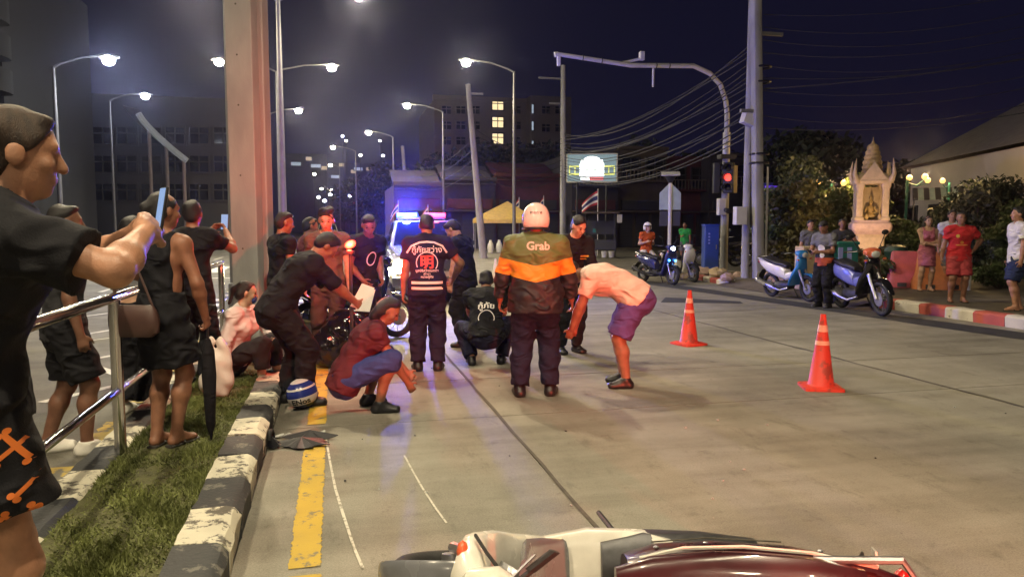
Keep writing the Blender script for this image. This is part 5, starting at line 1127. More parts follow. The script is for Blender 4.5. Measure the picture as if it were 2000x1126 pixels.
    MB().loft([((0, -.78, zb + .02), X(.085), (0, .015, 0)), ((0, -.92, zb - .10), X(.08), (0, .012, 0)), ((0, -1.0, zb - .26), X(.075), (0, .01, 0))], 10, 4).build('rear_fender', 'black_plastic', t)
    MB().box((0, -.985, zb - .12), (.20, .008, .15), Matrix.Rotation(R(-20), 3, 'X')).build('number_plate', 'white_gloss', t)
    MB().loft([((-.02, .05, .30), X(.10), (0, 0, .08)), ((-.02, -.12, .29), X(.14), (0, 0, .11)), ((-.03, -.35, .28), X(.12), (0, 0, .10)), ((-.05, -.58, .26), X(.07), (0, 0, .06))], 12, 3).build('engine', 'engine', t)
    ex = MB().tube([(.08, .06, .26), (.13, -.15, .2), (.15, -.35, .24), (.16, -.45, .28), (.165, -.88, .40), (.165, -.92, .41)], [.018, .02, .025, .05, .058, .04], 12).build('exhaust', 'alu' if not scooter else 'black_plastic', t); MB().box((.215, -.66, .36), (.015, .3, .07), Matrix.Rotation(R(-16), 3, 'X')).build('heat_shield', 'chrome', ex)
    MB().tube([(-.14, -.02, .22), (-.2, .02, .02)], .011, 6).build('stand', 'dark_frame', t)
    return t
mat('red_plastic', (0.42, 0.015, 0.015), 0.2, var=0.1, coat=0.5)

# the fallen scooter in the foreground, seat towards the camera
cr = Vector((math.cos(YAW), -math.sin(YAW), 0)); cf = Vector((math.sin(YAW), math.cos(YAW), 0))
fs_o = cr * 0.40 + cf * 3.13
Mf = Matrix((( -cr.x, -cf.x), ( -cr.y, -cf.y)))   # forward = camera left, up = towards camera
yv = -cr; zv = -cf; zv = Vector((zv.x, zv.y, 0.30)).normalized(); xv = yv.cross(zv)
Rf = Matrix((xv, yv, zv)).transposed()
fs = bike('white and maroon scooter lying on its side in the foreground', (fs_o.x, fs_o.y, 0.15), 0, main='white_scratched', accent='grey_gloss', seatm='maroon_black', barw=.5, rot=Rf.to_euler(), mirrors=False, fill='white_scratched', body2='maroon_black', shield='white_scratched'); fs.scale = (-1, 1, 1)

# cables, bolts, seams and scrapes that show on the fallen scooter
for k, (a_, b_, c_) in enumerate((((.03, .44, 1.03), (.22, .30, .98), (.05, .36, .75)), ((-.1, .42, 1.05), (-.2, .52, .86), (-.06, .45, .70)), ((.05, .40, 1.02), (.16, .2, .9), (.1, .25, .6)))):
    MB().tube([Vector(a_), Vector(a_).lerp(Vector(b_), .6) + V(0, 0, .03), b_, Vector(b_).lerp(Vector(c_), .6), c_], .006, 6).build('control_cable', 'rubber', fs)
for y_ in (-.12, -.3, -.5, -.7):
    for sx in (-1, 1): MB().ball((sx * (.148 - abs(y_ + .35) * .08), y_, .60 + .03 * (y_ < -.4)), (.006, .011, .011), 8, 6).build('bolt', 'alu', fs)
for sx in (-1, 1):
    MB().tube([(sx * .10, -.05, .66), (sx * .137, -.2, .685), (sx * .145, -.4, .715), (sx * .13, -.62, .76), (sx * .09, -.82, .80)], .007, 6).build('white_trim', 'white_scratched', fs)
    MB().tube([(sx * .135, -.12, .50), (sx * .153, -.32, .53), (sx * .145, -.58, .58)], .003, 6).build('panel_seam', 'joint', fs)
# ------------------------------------------------------------------ other motorbikes
bike('blue lit scooter with rider waiting beyond the road', G(1283, 553, 0), 196, main='navy_gloss', accent='black_plastic', head='white_led', led='cyan_glow', lean=-3)
bike('white scooter parked beside the blue lit scooter', G(1330, 548, 0), 188, main='white_gloss', accent='black_plastic', lean=6, mirrors=True)
bike('bright blue and cream scooter parked behind the delivery rider', (9.66, 14.28, 0.01), -176, main='blue_gloss', accent='blue_gloss', seatm='seat_black', body2='white_gloss', shield='blue_gloss', scooter=False, lean=6, mirrors=False, wheels='chrome')
bike('black motorbike with orange cowl parked by the red and white kerb', (9.56, 11.9, 0.005), 171, main='orange_gloss', accent='violet_gloss', shield='black_gloss', body2='violet_gloss', scooter=False, lean=7, mirrors=True, name='motorbike', s=1.12)
bike('dark motorbike parked behind the blue cabinet', XY(1405, 24.5, 0.13), 70, main='black_gloss', accent='black_plastic', scooter=False, lean=-6, group='dark parked motorbikes by the corner', name='motorbike')
bike('dark motorbike parked just right of the traffic light pole', XY(1438, 24.0, 0.13), 100, main='black_gloss', accent='teal', scooter=False, lean=6, group='dark parked motorbikes by the corner', name='motorbike')
# police motorbike with beacon pole on the left
pm = bike('dark motorbike with red beacon standing among the rescuers', XY(690, 10.4, 0), -62, main='black_gloss', accent='black_plastic', scooter=False, lean=-5, mirrors=True, name='motorbike', s=1.08)
bt = D(684, 477, 8.2)
rb = thing('warning_beacon', 'bright red warning beacon beside the officer in black', 'beacon', (bt.x, bt.y, 0), R(-10))
MB().tube([(0, 0, 0), (0, 0, bt.z - .1)], .02, 8).build('pole', 'dark_frame', rb); MB().lathe([(.16, 0), (.16, .02), (.03, .05)], n=14).build('foot', 'rubber', rb)
MB().lathe([(.045, bt.z - .1), (.05, bt.z - .07)], n=12).build('collar', 'dark_frame', rb)
MB().ball((0, 0, bt.z), (.062, .05, .042), 14, 8, Matrix.Rotation(R(-25), 3, 'Y')).build('upper_lamp', 'red_hot', rb); MB().ball((-.01, -.01, bt.z - .075), (.03, .03, .022), 10, 6).build('lower_lamp', 'red_hot', rb)
point_light('beacon_light', rb, (0, -.09, bt.z + .0), 70, (1, .04, .02), .05)
# shiny black motorbike seat cover / bin bag heap by the officer
bg_ = MB(); 
V_, Q_ = surf([ell((0, 0, .26), (.30, .24, .25), k=.1), ell((.2, .05, .36), (.2, .18, .24), k=.1), ell((-.25, 0, .16), (.2, .2, .16), k=.1), cone((.22, .05, .5), (.3, .06, .62), .07, .03, .06)], .02, [half((0, 0, 0), (0, 0, -1))], .014, 4)
o = smesh('bin_bag', (V_, Q_), 'black_gloss', None); o.location = XY(676, 8.6, 0.0); o.scale = (.95, .9, 1.3); tag(o, 'shiny black plastic bag heaped behind the officer', 'bag')

# ------------------------------------------------------------------ police pickup, facing the camera
def pickup(label, loc, rz, lit=True, body='car_white'):
    t = thing('pickup_truck', label, 'car', loc, R(rz))
    X = lambda w: (w, 0, 0)
    MB().loft([((0, 2.55, .62), X(.74), (0, 0, .22), 5), ((0, 2.50, .66), X(.84), (0, 0, .32), 5), ((0, 2.2, .70), X(.89), (0, 0, .36), 5), ((0, 1.0, .74), X(.91), (0, 0, .40), 5), ((0, -2.3, .76), X(.91), (0, 0, .40), 5), ((0, -2.6, .74), X(.87), (0, 0, .36), 5)], 28).build('body', body, t, ang=30)
    MB().loft([((0, 2.38, 1.0), X(.72), (0, 0, .03), 4), ((0, 1.8, 1.08), X(.78), (0, 0, .05), 4), ((0, 1.05, 1.13), X(.80), (0, 0, .05), 4)], 20).build('bonnet', body, t)
    z0, z1 = 1.10, 1.72
    cabv = [(-.80, 1.15, z0), (.80, 1.15, z0), (.80, -1.2, z0), (-.80, -1.2, z0), (-.64, .25, z1), (.64, .25, z1), (.64, -1.0, z1), (-.64, -1.0, z1)]
    MB().add(cabv, [(0, 1, 5, 4), (1, 2, 6, 5), (2, 3, 7, 6), (3, 0, 4, 7), (4, 5, 6, 7), (0, 3, 2, 1)]).build('cabin', body, t, bevel=.05)
    def inset(a, b, c, d, off, sh=.88):
        P_ = [Vector(cabv[i]) for i in (a, b, c, d)]; ct = sum(P_, Vector()) / 4; nn = (P_[1] - P_[0]).cross(P_[3] - P_[0]).normalized()
        if nn.dot(ct - Vector((0, -.2, 1.3))) < 0: nn = -nn
        return [ct + (p - ct) * sh + nn * off for p in P_]
    for nm, q, sh_ in (('windscreen', (0, 1, 5, 4), .9), ('side_window', (1, 2, 6, 5), .84), ('side_window', (3, 0, 4, 7), .84), ('rear_window', (2, 3, 7, 6), .84)): MB().add(inset(*q, .012, sh_), [(0, 1, 2, 3)]).build(nm, 'glass_dark', t, smooth=False)
    for sx in (-1, 1):
        for y in (1.62, -1.55):
            w = MB().tube([(sx * .72, y, .37), (sx * .93, y, .37)], .22, 18).build('wheel', 'alu', t); MB().torus((sx * .82, y, .37), .27, .10, 'X', 28, 10).build('tyre', 'rubber', w)
        MB().loft([((sx * .66, 2.56, .72), (.15, 0, 0), (0, .02, .12), 4), ((sx * .70, 2.44, .74), (.18, 0, 0), (0, .03, .14), 4)], 16).build('headlight', 'head_glow' if lit else 'glass_clear', t)
        MB().ball((sx * 1.02, .85, 1.22), (.1, .06, .09), 10, 8).build('mirror', 'car_dark', t); MB().ball((sx * .62, 2.57, .47), (.07, .03, .05), 10, 6).build('fog_lamp', 'glass_clear', t)
    MB().box((0, 2.53, .80), (.86, .07, .24)).build('grille', 'car_dark', t, bevel=.03); MB().box((0, 2.57, .48), (1.62, .16, .22)).build('bumper', 'car_dark', t, bevel=.05); MB().box((0, 2.66, .5), (.38, .01, .13)).build('number_plate', 'white_gloss', t)
    lb = MB().box((0, -.25, z1 + .06), (1.15, .26, .05)).build('light_bar', 'car_dark', t, bevel=.01)
    MB().loft([((-.57, -.25, z1 + .13), (0, .1, 0), (0, 0, .055), 3), ((-.10, -.25, z1 + .13), (0, .11, 0), (0, 0, .06), 3)], 14).build('red_lens', 'red_glow' if lit else 'red_plastic', lb); MB().loft([((.57, -.25, z1 + .13), (0, .1, 0), (0, 0, .055), 3), ((.10, -.25, z1 + .13), (0, .11, 0), (0, 0, .06), 3)], 14).build('blue_lens', 'blue_glow' if lit else 'cabinet_blue', lb)
    if lit:
        point_light('blue_light', t, (.35, .1, z1 + .32), BLUE_W, (.04, .08, 1.0), .12); point_light('red_light', t, (-.35, .1, z1 + .32), 45, (1, .05, .03), .1)
        for sx in (-1, 1): point_light('headlight_beam', t, (sx * .66, 2.68, .8), 55, (1, .88, .62), .06, 'SPOT', (R(80), 0, 0), 80)
    return t

pk = pickup('police pickup with blue and red light bar and headlights on', XY(824, 17.5, 0), 180 - 2)
pickup('far parked pickup at the far end of the road', XY(640, 60, 0), 180, False, 'car_white')

# ------------------------------------------------------------------ traffic cones
def cone_t(label, loc, rz):
    t = thing('traffic_cone', label, 'traffic cone', loc, R(rz), 'traffic cones on the road')
    MB().loft([((0, 0, 0), (.19, 0, 0), (0, .19, 0), 10), ((0, 0, .022), (.188, 0, 0), (0, .188, 0), 10), ((0, 0, .036), (.15, 0, 0), (0, .15, 0), 6)], 28).build('base', 'cone_orange', t, ang=30)
    pr = lambda z: .125 + (.026 - .125) * (z - .03) / .69
    MB().lathe([(.14, .03), (pr(.06), .05), (pr(.70), .70), (.026, .735), (.018, .735), (.016, .66)], n=28).build('shell', 'cone_orange', t)
    for z0, z1 in ((.565, .63), (.435, .475)):
        b_ = MB().lathe([(pr(z0) + .003, z0), (pr(z1) + .003, z1)], n=28); MB.build(b_, 'reflective_band', 'reflective', t)
    return t
cone_t('nearest orange traffic cone with two pale bands on the concrete road', G(1603, 757, 0), -22); cone_t('farther orange traffic cone, beside the bending man', G(1345, 672, 0), 14)
# small pale lit cone near the pickup
cp_ = thing('traffic_cone', 'small white glowing cone on the road left of the rider', 'traffic cone', G(968, 545, 0), 0)
MB().box((0, 0, .015), (.34, .34, .03)).build('base', 'rubber', cp_, bevel=.01); MB().lathe([(.13, .03), (.03, .62), (.0, .63)], n=18).build('shell', 'white_gloss', cp_); MB().lathe([(.096, .22), (.066, .38)], n=18).build('reflective_band', 'pinkred', cp_)

# ------------------------------------------------------------------ things lying on the road
# blue and white helmet
hl = thing('motorcycle_helmet', 'blue and white motorcycle helmet lying by the officer\'s feet', 'helmet', G(596, 796, 0), R(-35))
bandmat('helmet_bands', [(0, (.012, .014, .05)), (.05, (.66, .62, .60)), (.125, (.02, .035, .22)), (.185, (.62, .6, .6)), (.20, (.02, .035, .2)), (.235, (.62, .6, .6))], rough=.25)
VQ = surf([ell((0, 0, .135), (.125, .15, .135), k=.02)], .008, [half((0, 0, .012), (0, 0, -1)), minus(ell((0, .17, .10), (.11, .10, .055)))]); hs_ = smesh('shell', VQ, 'helmet_bands', hl)
MB().ball((0, .085, .10), (.10, .06, .06), 14, 8).build('visor', 'glass_dark', hl)
cam_l = Matrix.Rotation(R(35), 3, 'Z') @ Vector((-(.12), -1, 0)); cam_l.normalize()
decal('lettering', [poly_text('ENos', .07, bold=.002)], 'black_plastic', hs_, Vector((0, 0, .088)) + cam_l * .4, -cam_l, (-cam_l.y, cam_l.x, 0), (0, 0, 1), off=.003)
hl.rotation_euler = (R(6), R(-8), R(-35))
# torn black fairing and shards
db = thing('broken_fairing', 'torn black plastic fairing lying on the yellow line by the kerb', 'debris', G(585, 868, 0), R(-10))
def rag(n, rx, ry, h, seed, m, name, off=(0, 0)):
    rr = random.Random(seed); vs = [(off[0], off[1], h)]; fs_ = []
    for k in range(n):
        a = 2 * math.pi * k / n; q = rr.uniform(.62, 1.12); vs.append((off[0] + rx * q * math.cos(a), off[1] + ry * q * math.sin(a), rr.uniform(.004, .03)))
    for k in range(n): fs_.append((0, 1 + k, 1 + (k + 1) % n))
    o = MB().add(vs, fs_).build(name, m, db, smooth=False); sm = o.modifiers.new('thick', 'SOLIDIFY'); sm.thickness = .006; sm.offset = 1; return o
rag(24, .20, .13, .06, 1, 'debris_black', 'torn_panel', (.02, -.02)); rag(16, .19, .06, .07, 2, 'debris_black', 'torn_panel', (.05, .13)); rag(12, .09, .08, .09, 3, 'black_gloss', 'torn_panel', (-.20, -.05))
MB().torus((-.20, -.02, .06), .05, .018, 'X', 16, 8).build('rubber_ring', 'rubber', db)
for k, (x, y) in enumerate(((-.12, .22), (-.05, .2), (.03, .235), (-.2, .19), (.10, .26))):
    o = rag(7, .06, .03, .02, 10 + k, 'glass_clear', 'clear_shard', (x, y))
rr = random.Random(9)
for k in range(34):
    p = V(rr.uniform(-.2, 7), rr.uniform(3.4, 8.5), .004) if k > 14 else G(rr.uniform(560, 1500), rr.uniform(800, 1040), .004)
    s_ = rr.uniform(.006, .016); mb = MB().box((0, 0, s_ * .3), (s_, s_ * rr.uniform(.5, 1.6), s_ * .5), Matrix.Rotation(rr.random() * 3, 3, 'Z'))
    o = mb.build('glass_fragment', 'glass_clear' if k % 3 else 'debris_black'); o.location = p; tag(o, 'tiny broken fragment scattered on the concrete road', 'debris', 'fragments scattered on the road')
# ------------------------------------------------------------------ people
def held(name, mb, m, label, cat, at, rot=None):
    o = mb.build(name, m, bevel=.004); o.location = at
    if rot: o.rotation_euler = rot
    return tag(o, label, cat)
def phone_for(p, i, label, tilt=70, yaw=0, off=(0, .02, .03)):
    w = p.world(p.hp(i, .09) + Vector(off)); t = thing('smartphone', label, 'phone', w, 0, rot=(R(tilt), 0, p.root.rotation_euler.z + R(yaw)))
    MB().box((0, 0, 0), (.075, .155, .009)).build('case', 'black_plastic', t, bevel=.003); MB().box((0, 0, .0055), (.068, .145, .002)).build('screen', 'phone_glow', t); return t

# --- man with the bone print shorts, nearest at the left edge
p = Person('man in black shirt and bone print shorts raising a phone, nearest at left', XY(-92, 2.36, .13), -66, H=1.80, wide=1.08, lean=(4, 17), hands=[(.0, .46, 1.45), (.13, .46, 1.45)], elbow=[(-1, 0, -.45), (1, 0, -.5)], skin='skin_a', vox=.008, head=(5, -8), fist=(.7, .7), facing='side')
p.top('cloth_black', .72, .03, hem=-.02, fold=.005, taper=.02); so = p.bottom('cloth_black', .62, .045, name='shorts', waist=.08, taper=.03, fold=.006); p.hair('hair_brown', 'short'); p.shoes('shoe_black')
def bone(cx, cy, L, ang):
    a = R(ang); d = Vector((math.cos(a), math.sin(a))); n = Vector((-d.y, d.x)); c = Vector((cx, cy)); q = L * .095; out = [strip([c - d * L / 2, c + d * L / 2], L * .13)]
    for s_ in (-1, 1):
        for s2 in (-1, 1): out.append(disc(c + d * s_ * L * .52 + n * s2 * q, q))
    return out
figs = []
rr = random.Random(4)
for k in range(5):
    for x in (-.13, -.02, .09):
        cx, cy, a0 = x + rr.uniform(-.015, .015) + .03 * (k % 2), -.27 + k * .098 + rr.uniform(-.012, .012), rr.uniform(-14, 14)
        figs += bone(cx, cy, .092, 48 + a0)
        if (k + int(x * 100)) % 3: figs += bone(cx + .004, cy, .092, -46 + a0)
camdir = Matrix.Rotation(-p.root.rotation_euler.z, 3, 'Z') @ (Vector((0, 0, 1.2)) - Vector((p.root.location.x, p.root.location.y, 1.2))); camdir.z = 0; camdir.normalize()
cd2 = Matrix.Rotation(R(-18), 3, 'Z') @ camdir
decal('bone_print', [f for f in figs], 'print_orange', so, Vector((0, 0, .76)) + cd2 * .7 + Vector((-cd2.y, cd2.x, 0)) * .07, -cd2, (-cd2.y, cd2.x, 0), (0, 0, 1), seg=.02)
phone_for(p, 1, 'smartphone raised by the man in bone print shorts', 80)
# --- man in black shorts and white sneakers
p = Person('man in black shorts and white sneakers beyond the railing', G(138, 884, -.02), -72, H=1.74, skin='skin_d', hands=[(-.27, .05, .82), (.27, .1, .80)], facing='side', feet=[(-.1, -.12, 0), (.1, .12, 0)], vox=.013)
p.top('cloth_charcoal', .5); p.bottom('cloth_black', .9, .035, name='shorts', taper=.02); p.hair(); p.shoes('shoe_white', .016, .02)
# --- person in black wide trousers
p = Person('person in cropped top and black wide trousers, white sneakers', G(268, 806, -.02), -18, H=1.68, skin='skin_c', hands=[(-.12, .42, 1.30), (.12, .42, 1.30)], elbow=[(-1, 0, -.6), (1, 0, -.6)], facing='back', female=True, head=(15, -5))
p.top('cloth_grey', .35, .016, hem=.19, name='cropped_top'); p.bottom('cloth_black', 1.9, .035, waist=.08, taper=.04); p.hair('hair', 'long'); p.shoes('shoe_white', .014, .02)
# --- woman with the brown bag
p = Person('woman in short black dress with brown shoulder bag and folded umbrella', G(326, 868, .135), -26, H=1.66, skin='skin_b', female=True, hands=[(-.10, .28, 1.22), (.24, .12, .86)], elbow=[(-1, -.3, -.8), (.9, -.7, -.3)], facing='back', feet=[(-.06, 0, 0), (.06, .04, 0)], head=(25, -6), fist=(.6, .8), wide=.98, vox=.012)
wt = p.top('cloth_black', 0, .012, hem=-.06, name='vest_top', low=.04, neck=.10); p.skirt('cloth_black', .78, .035, waist=.15, fold=.006); p.hair('hair', 'tied'); p.sandals('sole')
um_w = p.world(p.hp(1, .07)); um = thing('umbrella', 'folded black umbrella held by the woman with the brown bag', 'umbrella', (um_w.x, um_w.y, .14))
MB().lathe([(.006, .0), (.012, .05), (.030, .10), (.048, .45), (.040, .62), (.016, .70)], n=14).build('folded_canopy', 'cloth_black', um); MB().tube([(0, 0, .68), (0, 0, .84)], .009, 8).tube([(0, 0, .83), (0, 0, .90), (.02, 0, .925), (.05, 0, .92), (.06, 0, .89)], .012, 8).build('handle', 'black_plastic', um); MB().tube([(0, 0, -.01), (0, 0, .05)], .005, 6).build('tip', 'alu', um)
bw = p.world((-.04, -.20, .76)); bag = thing('shoulder_bag', 'brown leather shoulder bag hanging behind the woman in black', 'bag', bw, p.root.rotation_euler.z + R(8)); bag.scale = (.86, .9, .9)
X = lambda w: (w, 0, 0)
MB().loft([((0, 0, .0), X(.13), (0, .03, 0)), ((0, 0, .03), X(.175), (0, .05, 0)), ((0, 0, .12), X(.185), (0, .055, 0)), ((0, 0, .19), X(.165), (0, .045, 0)), ((0, 0, .225), X(.145), (0, .02, 0))], 22, 3).build('pouch', 'bag_brown', bag); MB().tube([(-.14, 0, .225), (0, -.004, .215), (.14, 0, .225)], .006, 6).build('zip', 'alu', bag)
sl = p.world(p.S[0]) - Vector(bag.location); sl = Matrix.Rotation(-bag.rotation_euler.z, 3, 'Z') @ sl
MB().loft([((-.15, 0, .19), (.014, 0, 0), (0, .004, 0), 5), ((sl.x * .7 - .07, -.03, .42), (.014, 0, 0), (0, .004, 0), 5), ((sl.x, sl.y - .085, sl.z - .02), (.014, 0, 0), (0, .004, 0), 5), ((sl.x + .01, sl.y - .03, sl.z + .055), (.014, 0, 0), (0, .004, .004), 5), ((sl.x + .03, sl.y + .05, sl.z + .05), (.014, 0, 0), (0, .004, .004), 5)], 8).build('strap', 'bag_brown', bag); MB().tube([(.15, 0, .19), (.10, .0, .32), (.02, .01, .50)], .009, 6).build('strap_end', 'bag_brown', bag)
# --- bystander behind her with phone
p = Person('bystander in dark clothes filming with a phone behind the brown bag woman', XY(372, 7.3, .13), -22, H=1.68, skin='skin_b', hands=[(-.05, .40, 1.42), (.12, .40, 1.42)], elbow=[(-.8, 0, -1), (.8, 0, -1)], facing='back', head=(-10, -4)); p.top('cloth_black', .6); p.bottom('cloth_black', 1.95); p.hair('hair', 'short'); p.shoes()
phone_for(p, 1, 'glowing phone held up beside the utility pole', 82)
pb = thing('carrier_bag', 'white plastic carrier bag standing on the grass beside the railing', 'bag', G(424, 772, .135), R(-15)); pb.scale = (1.15, 1.15, 1.15)
VQ = surf([ell((0, 0, .10), (.13, .08, .12), k=.06), ell((.01, 0, .24), (.115, .06, .13), k=.06), cone((-.05, 0, .33), (-.03, 0, .44), .025, .015, .05), cone((.06, 0, .33), (.04, 0, .44), .025, .015, .05)], .012, [half((0, 0, .0), (0, 0, -1))], .008, 3); bo = smesh('bag_body', VQ, 'bag_plastic', pb)
decal('printed_mark', [strip([(-.05, .03), (-.03, .06), (-.01, .02), (.02, .05)], .015), strip([(0, 0), (.03, -.02)], .014)], 'black_plastic', bo, (0, -.4, .2), (0, 1, 0), (1, 0, 0), (0, 0, 1))
# --- seated person in white jacket
p = Person('person in white jacket and face mask sitting on the kerb behind the officer', (-.93, 7.65, .0), -110, H=1.62, pelvis=(0, -.05, .30), lean=(8, 14), feet=[(-.14, .36, -.0), (.10, .30, .0)], hands=[(-.12, .30, .50), (.30, -.02, .26)], elbow=[(-1, -.4, 0), (1, -.6, 0)], skin='skin_c', head=(-25, -12), female=True, fist=(.5, .1))
p.top('cloth_white', 1.9, .022, name='jacket', hem=-.04); p.bottom('cloth_charcoal', 1.6, .02); p.hair('hair', 'tied'); p.shoes('shoe_black')
MB().ball(p.hl(0, .075, -.055), (.05, .035, .045), 12, 8, Matrix(p.Hm.tolist())).build('face_mask', 'cloth_blue', p.root); 
# --- officer in black with papers
p = Person('officer in black uniform bending forward over papers in his hands', G(556, 792, 0) + Vector((.10, .05, 0)), -72, H=1.74, wide=1.12, pelvis=(0, -.16, .88), lean=(30, 42), feet=[(-.13, -.03, 0), (.13, .06, 0)], hands=[(-.06, .56, .90), (.10, .58, .86)], elbow=[(-1, -.3, -.6), (1, -.3, -.6)], head=(10, -50), fist=(.6, .7), skin='skin_b', facing='side', vox=.012)
p.top('cloth_navyblack' if 'cloth_navyblack' in M_ else 'cloth_black', 1.0, .026, fold=.005, name='uniform_shirt'); p.bottom('cloth_black', 1.95, .03, name='trousers', taper=.02, fold=.005); p.hair('hair', 'short', .004); p.shoes('shoe_black', .02, .1)
MB().torus(p.P + p.d1 * .05, .17, .018, 'Z', 24, 8, Matrix.Rotation(R(-30), 3, 'X') @ Matrix.Diagonal((1.06, .84, 1))).build('belt', 'black_plastic', p.root)
h1 = p.world(p.hp(1, .10)); pp = thing('paper_sheets', 'two pale paper sheets held by the officer in black', 'paper', h1 + Vector((0, .02, .10)), 0, rot=(R(62), R(14), R(-40)))
MB().box((0, 0, 0), (.15, .24, .002)).build('sheet', 'paper', pp); MB().box((.05, -.02, .006), (.15, .22, .002), Matrix.Rotation(R(14), 3, 'Z')).build('sheet', 'paper', pp)
# --- bystanders behind the officer
p = Person('bystander in dark shirt standing behind the bending officer', XY(545, 9.1, 0), -60, H=1.74, skin='skin_b', facing='side', head=(10, -12)); p.top('cloth_black', .5); p.bottom('cloth_black', 1.95); p.hair(); p.shoes()
p = Person('bystander with bare head peeking between the officer and the curly haired man', XY(596, 10.6, 0), -75, H=1.70, skin='skin_b', facing='side', head=(0, -15)); p.top('cloth_maroon', .5); p.bottom('cloth_black', 1.95); p.hair('hair', 'short'); p.shoes()
p = Person('curly haired man in brown T-shirt standing behind the officer', XY(640, 9.0, 0), 165, H=1.78, skin='skin_c', head=(-10, -20), wide=1.02); p.top('cloth_tan', .6); p.bottom('cloth_brown', 1.95); p.hair('hair', 'curly', .009); p.shoes()
# --- rescuers
def rescue_back(p, so, z, k=1.0, low=True):
    d = (0, 1, 0); o = lambda dz: Vector((0, -.9, z + dz)); R_ = (1, 0, 0); U_ = (0, 0, 1)
    decal('lettering', [poly_text('กู้ภัยสว่าง', .088 * k, bold=.0012)], 'print_white', so, o(.118 * k), d, R_, U_)
    decal('emblem_ring', [strip([(.115 * k * math.cos(R(a)), .115 * k * math.sin(R(a))) for a in range(-35, 216, 12)], .010)], 'print_white', so, o(-.02), d, R_, U_)
    decal('emblem', [poly_text('明', .155 * k, bold=.005)], 'print_red', so, o(-.02), d, R_, U_)
    if low:
        decal('lettering', [poly_text('มูลนิธิสว่างเมตตา', .036 * k, bold=.0006)], 'print_white', so, o(-.105 * k), d, R_, U_, seg=.05)
        decal('lettering', [poly_text('พัทยา', .034 * k)], 'print_white', so, o(-.140 * k), d, R_, U_, seg=.05)
        decal('lettering', [poly_text('หน่วยกู้ภัย', .034 * k, bold=.0006)], 'print_white', so, o(-.172 * k), d, R_, U_, seg=.05)
        for dz in (-.235, -.295): decal('reflective_stripe', [([(-.17, dz - .014), (.17, dz - .014), (.17, dz + .014), (-.17, dz + .014)], [(0, 1, 2, 3)])], 'print_white', so, o(0), d, R_, U_)
p = Person('rescuer in navy vest with red character emblem, back turned, before the pickup', G(836, 722, 0), face_dir(836), H=1.74, wide=1.10, lean=(6, 16), hands=[(-.27, .10, .82), (.30, .30, 1.0)], elbow=[(-.4, -1, 0), (1, -.6, 0)], head=(0, -34), skin='skin_b', facing='back', vox=.012)
so = p.top('cloth_navy', .6, .028, name='rescue_shirt', fold=.004); p.bottom('cloth_navy', 1.95, .03); p.hair(); p.shoes('shoe_black', .016, .08); rescue_back(p, so, 1.22)
decal('piping', [strip([(-.22, .10), (-.17, .175), (-.08, .215), (0, .222), (.08, .215), (.17, .175), (.22, .10)], .020)], 'print_white', so, (0, -.9, 1.205), (0, 1, 0), (1, 0, 0), (0, 0, 1))
p = Person('rescuer in dark vest leaning in behind the red beacon', XY(708, 9.4, 0), -150, H=1.74, lean=(8, 14), head=(25, -28), skin='skin_b', hands=[(-.1, .26, .95), (.16, .24, .95)]); so = p.top('cloth_black', .55, .026, name='rescue_shirt'); p.bottom('cloth_black', 1.95, .03); p.hair(); p.shoes()
bd = (0, -1, 0); decal('emblem_ring', [strip([(.06 * math.cos(R(a)), .08 * math.sin(R(a))) for a in range(0, 361, 20)], .014)], 'print_white', so, (0, .9, 1.2), (0, -1, 0), (-1, 0, 0), (0, 0, 1))
p = Person('man in navy polo shirt looking down beside the pickup', XY(908, 9.7, 0), 58, H=1.70, lean=(4, 12), head=(0, -42), skin='skin_c', wide=1.06, hands=[(-.22, .12, .78), (.22, .18, .76)], facing='side'); so = p.top('cloth_navy', .62, .026); p.bottom('cloth_black', 1.95, .03); p.hair(); p.shoes()
decal('chest_badge', [disc((0, 0), .035), strip([(-.1, -.09), (.1, -.09)], .02)], 'print_white', so, (.07, .9, 1.24), (0, -1, 0), (-1, 0, 0), (0, 0, 1))
# --- kneeling rescuer left of the rider
p = Person('crouching rescuer with white lettering on dark back, left of the helmeted rider', G(950, 712, 0), face_dir(950), H=1.72, wide=1.1, pelvis=(0, -.12, .40), lean=(28, 44), feet=[(-.17, .02, 0), (.17, .10, 0)], knee=[(-.5, 1, .4), (.5, 1, .4)], hands=[(-.16, .62, .42), (.18, .62, .42)], elbow=[(-1, 0, -.4), (1, 0, -.4)], head=(0, -40), skin='skin_b', facing='back')
so = p.top('cloth_black', .6, .026, name='rescue_shirt'); p.bottom('cloth_navy', 1.95, .028); p.hair(); p.shoes()
bo_ = Vector((0, -.55, 1.05)); dd = Vector((0, .78, -.62)); ud = Vector((0, .62, .78)); decal('lettering', [poly_text('กู้ภัย', .11, bold=.002)], 'print_white', so, bo_, dd, (1, 0, 0), ud); decal('emblem_ring', [strip([(.09 * math.cos(R(a)), -.15 + .09 * math.sin(R(a))) for a in range(-20, 201, 20)], .010)], 'print_white', so, bo_, dd, (1, 0, 0), ud)
